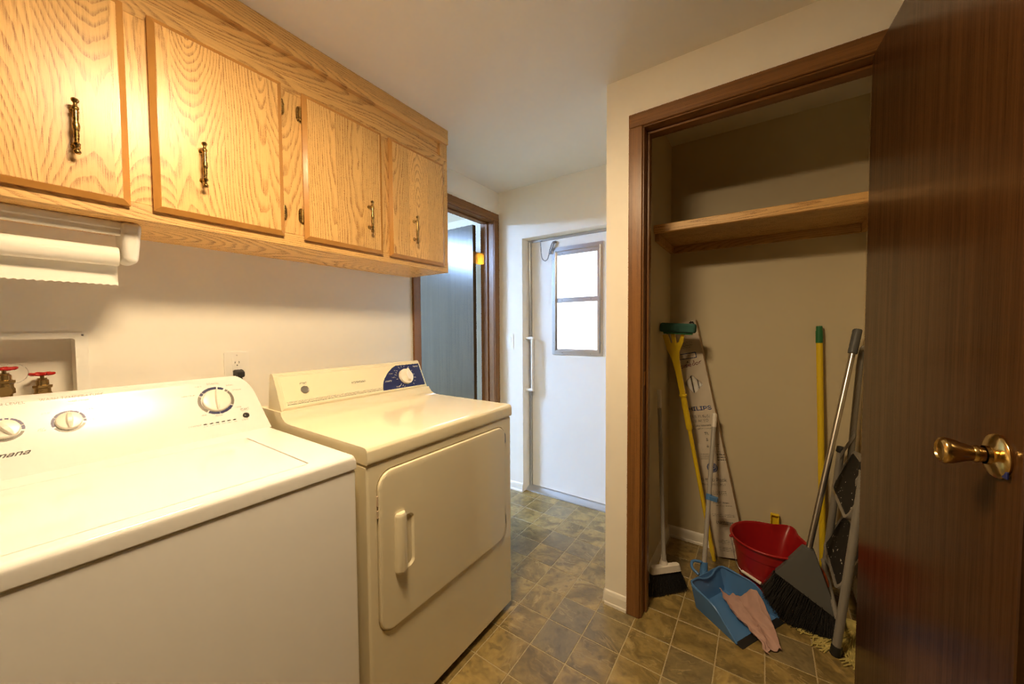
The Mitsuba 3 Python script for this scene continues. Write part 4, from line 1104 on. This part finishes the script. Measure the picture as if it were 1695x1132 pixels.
add(t + '__clip', cat(cyl(qc - pd_ * 0.014, qc + pd_ * 0.014, 0.0138), place(hull([(x, y, z) for x, w_ in ((0.008, 0.012), (0.042, 0.009)) for y in (-w_, w_) for z in (-0.011, 0.008)]), qc, (0.96, -0.28, 0), (0.28, 0.96, 0), (0, 0, 1))), 'blue_plastic', 30, 'blue plastic clip')

# pink rag over the dustpan
t = thing('rag', 'dusty pink rag draped over the lip of the blue dustpan', 'cloth')
nu, nv = 90, 80
LFT = np.array([[1.550, 0.874], [1.600, 0.772], [1.618, 0.742], [1.672, 0.686], [1.702, 0.662], [1.722, 0.614]])
RGT = np.array([[1.697, 0.870], [1.711, 0.857], [1.727, 0.832], [1.752, 0.757], [1.775, 0.668]])
RHT = [0.074, 0.060, 0.043, 0.022, 0.006]
RDS = np.r_[0, np.cumsum(np.linalg.norm(np.diff(RGT, axis=0), axis=1))]


def along(P, v):
    d_ = np.r_[0, np.cumsum(np.linalg.norm(np.diff(P, axis=0), axis=1))]
    return np.array([np.interp(v * d_[-1], d_, P[:, i]) for i in range(2)])


V, F = [], []
for j in range(nv):
    v = j / (nv - 1)
    L_, R_ = along(LFT, v), along(RGT, v)
    L_ = L_ + np.array([0.6, 0.8]) * (0.0035 * math.sin(31 * v) + 0.0025 * math.sin(57 * v + 1))
    for i in range(nu):
        u = i / (nu - 1)
        p = L_ * (1 - u) + R_ * u
        p = p + ff[:2] * (0.010 * math.sin(9.0 * u + 0.8) + 0.005 * math.sin(23 * u)) * max(0.0, (v - 0.6) / 0.4)
        ph = 2 * math.pi * (2.6 * u + 0.35 * math.sin(2.4 * v + 0.5) * (1 - u) + 0.12 * math.sin(7 * v))
        amp = (0.0075 + 0.006 * v) * (0.7 + 0.3 * math.sin(5 * v + 4 * u))
        crease = 0.014 * math.exp(-((u - 0.34 - 0.16 * math.sin(2.2 * v + 0.2)) / 0.055) ** 2) * (0.6 + 0.4 * math.sin(4 * v))
        z = 0.0130 + amp * (1 + math.sin(ph)) * 0.9 + crease + 0.0018 * math.sin(40 * u + 6 * math.sin(5 * v)) + 0.0025 * math.sin(21 * v + 11 * u) + 0.009 * math.exp(-(u / 0.05) ** 2) * (1 - v)
        z *= 1 - 0.40 * min(1.0, max(0.0, (v - 0.75) / 0.25))
        sm = min(1.0, max(0.0, (u - 0.40) / 0.60))
        z += (np.interp(v * RDS[-1], RDS, RHT) - 0.006) * sm * sm * (3 - 2 * sm)
        p = p + np.array([0.5, 0.86]) * 0.006 * math.cos(ph) * (0.4 + v) * math.sin(math.pi * u)
        V.append((p[0], p[1], max(z, 0.0095 if v < 0.75 else 0.0055)))
for j in range(nv - 1):
    for i in range(nu - 1):
        k = j * nu + i
        F += [(k, k + 1, k + nu + 1), (k, k + nu + 1, k + nu)]
V = np.array(V)
lowr = V - [0, 0, 0.003]
n_ = len(V)
edge = [*range(nu), *[(j + 1) * nu - 1 for j in range(1, nv)], *[(nv - 1) * nu + i for i in range(nu - 2, -1, -1)], *[j * nu for j in range(nv - 2, 0, -1)]]
F2 = F + [(a + n_, c + n_, b + n_) for a, b, c in F]
for a, b in zip(edge, edge[1:] + edge[:1]):
    F2 += [(a, a + n_, b + n_), (a, b + n_, b)]
add(t + '__cloth', trimesh.Trimesh(np.vstack([V, lowr]), F2, process=False), 'pink_cloth', 50)

# red bucket
t = thing('bucket', 'red plastic bucket with pouring spout and wire handle on the closet floor', 'bucket')
bc = np.array([1.736, 1.037])
lev = [(0.000, 0.104, 0.0), (0.006, 0.106, 0.0), (0.060, 0.115, 0.0), (0.120, 0.125, 0.12), (0.190, 0.1360, 0.55), (0.192, 0.1385, 0.58), (0.198, 0.1400, 0.62), (0.225, 0.1440, 0.85), (0.247, 0.1480, 1.0), (0.250, 0.1530, 1.0), (0.246, 0.1555, 1.0), (0.242, 0.1535, 1.0)]
inner = [(0.246, 0.1450, 1.0), (0.225, 0.1410, 0.85), (0.190, 0.1330, 0.55), (0.120, 0.1220, 0.12), (0.060, 0.1120, 0.0), (0.006, 0.1020, 0.0), (0.005, 0.0001, 0.0)]


def rad(a, r, k):
    x = (a - math.radians(63)) / math.radians(13.5)
    y = (a - math.radians(63)) / math.radians(26)
    return r + k * (0.052 * np.exp(-x * x) + 0.004 * np.exp(-y * y))


na = 96
an = np.arange(na) * 2 * math.pi / na


def shell(levels):
    V = np.vstack([np.c_[bc[0] + rad(an, r, k) * np.cos(an), bc[1] + rad(an, r, k) * np.sin(an), np.full(na, z)] for z, r, k in levels])
    F = []
    for i in range(len(levels) - 1):
        for j in range(na):
            k = (j + 1) % na
            F += [(i * na + j, i * na + k, (i + 1) * na + k), (i * na + j, (i + 1) * na + k, (i + 1) * na + j)]
    return trimesh.Trimesh(V, F, process=False)


add(t + '__body', shell([(0.0, 0.0001, 0.0)] + lev[:10] + inner), 'red_plastic', 32)
rp = np.c_[bc[0] + rad(an, 0.1515, 1.0) * np.cos(an), bc[1] + rad(an, 0.1515, 1.0) * np.sin(an), np.full(na, 0.2470)]
add(t + '__rim', sweep(rp[np.r_[0:na, 0:1]], 0.0046, 10, False), 'red_plastic', True)
bw = spline([(1.584, 1.010, 0.225), (1.600, 0.985, 0.170), (1.633, 0.950, 0.104), (1.672, 0.927, 0.098), (1.715, 0.902, 0.098), (1.790, 0.897, 0.116), (1.862, 0.950, 0.170), (1.884, 1.050, 0.225)], 50)
add(t + '__handle_wire', sweep(bw, 0.0014, 8), 'aluminium', True, 'wire handle')
add(t + '__handle_grip', rod((1.6365, 0.948, 0.1035), (1.7120, 0.904, 0.0980), 0.0068, 18), 'pale_cap', 40, 'white handle grip')
for p in ((1.588, 1.012, 0.225), (1.884, 1.052, 0.225)):
    add(t + '__ear', trimesh.creation.icosphere(2, 0.008).apply_translation(p), 'red_plastic', True)

# large angle broom
t = thing('push_broom', 'large broom with metal stick, grey fan shaped head and long black bristles', 'broom')
q0, q1 = np.array([1.8705, 0.905, 0.296]), np.array([2.0430, 1.150, 1.2315])
qd = (q1 - q0) / np.linalg.norm(q1 - q0)
add(t + '__stick', rod(q0 - qd * 0.01, q1 - qd * 0.08, 0.0112), 'steel', 40, 'bare metal stick')
add(t + '__grip', rod(q1 - qd * 0.112, q1, 0.0165, 24, 0.3), 'broom_grey', 40, 'dark grey grip')
fp = [(1.7600, 0.872, 0.186), (1.8520, 0.893, 0.318), (1.8900, 0.893, 0.312), (1.9080, 0.885, 0.255), (1.9580, 0.862, 0.108), (1.9490, 0.858, 0.086)]
bp = [(x, y + 0.030, z) for x, y, z in fp]
mid = [(x, y - 0.006, z) for x, y, z in [tuple(lerp(lerp(fp[0], fp[5], 0.5), fp[1], k)) for k in (0.25, 0.6)]]
add(t + '__head', hull(fp + bp + mid), 'broom_grey', 30, 'dark grey plastic head')
add(t + '__head_socket', cyl(q0 - qd * 0.02, q0 + qd * 0.022, 0.0165, 0.0140, 24), 'broom_grey', 40)
brushes(lambda s: lerp((1.7640, 0.886, 0.187), (1.9520, 0.874, 0.090), s), lambda s: poly([(1.7200, 0.872, 0.098), (1.7400, 0.862, 0.062), (1.8000, 0.846, 0.006), (1.8700, 0.838, 0.003), (1.9520, 0.826, 0.003)], s), 1300, 0.0014, 'bristle', t + '__bristles', 0.0055, 11, 0.0012)

# yellow pole
t = thing('yellow_pole', 'straight yellow broom pole with green grip standing against the back wall of the closet', 'pole')
y0_, y1_ = np.array([1.9560, 1.205, 0.001]), np.array([1.9210, 1.236, 1.2480])
yd = (y1_ - y0_) / np.linalg.norm(y1_ - y0_)
add(t + '__pole', rod(y0_, y1_ - yd * 0.07, 0.0128), 'yellow_plastic', 40)
add(t + '__grip', cat(rod(y1_ - yd * 0.082, y1_ - yd * 0.022, 0.0140, 24, 0.15), rod(y1_ - yd * 0.026, y1_, 0.0125, 24, 0.3)), 'green_plastic', 40, 'green grip')

# yellow channel behind the bucket
t = thing('yellow_bracket', 'short yellow plastic strip against the back wall behind the red bucket', 'plastic strip')
yb = cat(chbox(1.7470, 1.7830, 1.2440, 1.2480, 0.001, 0.286, 0.001), chbox(1.7470, 1.7510, 1.2290, 1.2441, 0.001, 0.284, 0.001), chbox(1.7790, 1.7830, 1.2290, 1.2441, 0.001, 0.284, 0.001), chbox(1.7470, 1.7830, 1.2290, 1.2480, 0.280, 0.287, 0.001))
add(t + '__strip', yb, 'yellow_plastic', False)

t = thing('orange_stick', 'thin orange-red plastic stick behind the grey head of the large broom', 'stick')
os_ = spline([(1.9180, 0.962, 0.216), (1.9290, 0.958, 0.196), (1.9440, 0.952, 0.140), (1.9640, 0.945, 0.085), (1.9760, 0.938, 0.004)], 24)
add(t + '__stick', sweep(os_, np.interp(np.linspace(0, 1, 24), [0, 0.15, 0.5, 0.9, 1], [0.004, 0.007, 0.005, 0.008, 0.006]), 12), 'orange_plastic', True)

# cotton mop head lying on the floor
t = thing('mop_head', 'yellowish cotton mop head lying on the floor under the step stool', 'mop')
g = np.random.default_rng(21)
parts = []
for k in range(420):
    a = math.radians(g.uniform(172, 300))
    L = g.uniform(0.11, 0.225)
    o_ = np.array([2.035, 0.925]) + g.normal(0, 0.012, 2)
    z0 = g.uniform(0.004, 0.022)
    P = []
    ph = g.uniform(0, 6.28)
    for s in np.linspace(0, 1, 9):
        b_ = a + 0.25 * math.sin(3 * s + ph) * s
        q = o_ + np.array([math.cos(b_), math.sin(b_)]) * L * s + 0.004 * np.array([math.sin(9 * s + ph), math.cos(8 * s + ph)])
        q[0] = min(q[0], 2.064)
        P.append((q[0], q[1], max(0.0042, z0 * (1 - s ** 1.5) + 0.004 + 0.004 * math.sin(7 * s + ph) * (1 - s))))
    P = np.array(P)
    if min(np.linalg.norm(P[:, :2] - [1.946, 0.762], axis=1).min(), np.linalg.norm(P[:, :2] - [1.957, 0.940], axis=1).min()) < 0.024:
        continue
    parts.append(sweep(P, 0.0030, 5))
add(t + '__strands', cat(*parts), 'mop_cotton', True, 'yellowish cotton strands', kind='stuff')
add(t + '__band', rod((1.995, 0.930, 0.030), (2.060, 0.930, 0.032), 0.022, 16), 'mop_cotton', 40)

# folded step stool
t = thing('step_stool', 'folded grey tube step stool with two black treads leaning on the right closet wall', 'step stool')
ny, fy = 0.762, 1.176
for y, x0_, ztop, xt in ((ny, 1.946, 0.745, 2.012), (fy, 1.950, 0.690, 2.003)):
    add(t + '__leg', rod((x0_, y, 0.012), (xt, y, ztop), 0.0138, 20), 'stool_grey', 40)
    add(t + '__foot_cap', rod((x0_ - 0.002, y, 0.0008), (x0_ + 0.0035, y, 0.040), 0.0168, 20, 0.2), 'black_rubber', 40, 'black rubber foot')
    add(t + '__leg_cap', rod((xt - 0.0045, y, ztop - 0.022), (xt + 0.001, y, ztop + 0.006), 0.0158, 20, 0.3), 'black_rubber', 40, 'black end cap')
hoop = fillet([(2.020, fy, 0.300), (2.040, fy, 0.760), (2.0575, fy, 1.085), (2.0655, fy, 1.150), (2.0655, 0.800, 1.150), (2.0575, 0.800, 1.085), (2.040, 0.800, 0.760), (2.020, 0.800, 0.300)], 0.07, 9)
add(t + '__handle_hoop', sweep(hoop, 0.0118, 14), 'stool_grey', True, 'tall grey handle hoop')
for y in (fy - 0.017, 0.800 + 0.017):
    add(t + '__brace', hull([(x, y + k, z + h) for x, z in ((1.996, 0.655), (2.046, 0.765)) for k in (-0.004, 0.004) for h in (-0.012, 0.012)]), 'stool_grey', False)
add(t + '__cross_bar', rod((1.949, ny + 0.004, 0.140), (1.949, fy - 0.004, 0.150), 0.0085, 16), 'stool_grey', 40)
for low, up, ya, yb_ in (((1.9740, 0.5000), (0.075, 0.192), 0.812, 1.176), ((1.9530, 0.2180), (0.080, 0.188), 0.806, 1.186)):
    ue = np.array([up[0], 0, up[1]])
    Lu = np.linalg.norm(ue)
    ue /= Lu
    ne = np.cross(ue, [0, 1.0, 0])
    if ne[0] > 0:
        ne = -ne
    o_ = np.array([low[0], (ya + yb_) / 2, low[1]]) + ue * Lu / 2
    fo = Polygon(rrect(yb_ - ya, Lu, 0.040, 8), [rrect(yb_ - ya - 0.026, Lu - 0.026, 0.030, 8)])
    fr2 = extrude(fo, 0.018)
    fr2.apply_translation([0, 0, -0.012])
    k_ = add(t + '__tread', place(fr2, o_, (0, 1, 0) if np.cross([0, 1, 0], ue) @ ne > 0 else (0, -1, 0), ue, ne), 'stool_grey', 30, 'grey rimmed black step')
    mt = extrude(Polygon(rrect(yb_ - ya - 0.0265, Lu - 0.0265, 0.030, 8)), 0.012)
    mt.apply_translation([0, 0, -0.009])
    add(k_ + '__mat', place(mt, o_, (0, 1, 0) if np.cross([0, 1, 0], ue) @ ne > 0 else (0, -1, 0), ue, ne), 'tread_black', False, 'black gritty tread mat')
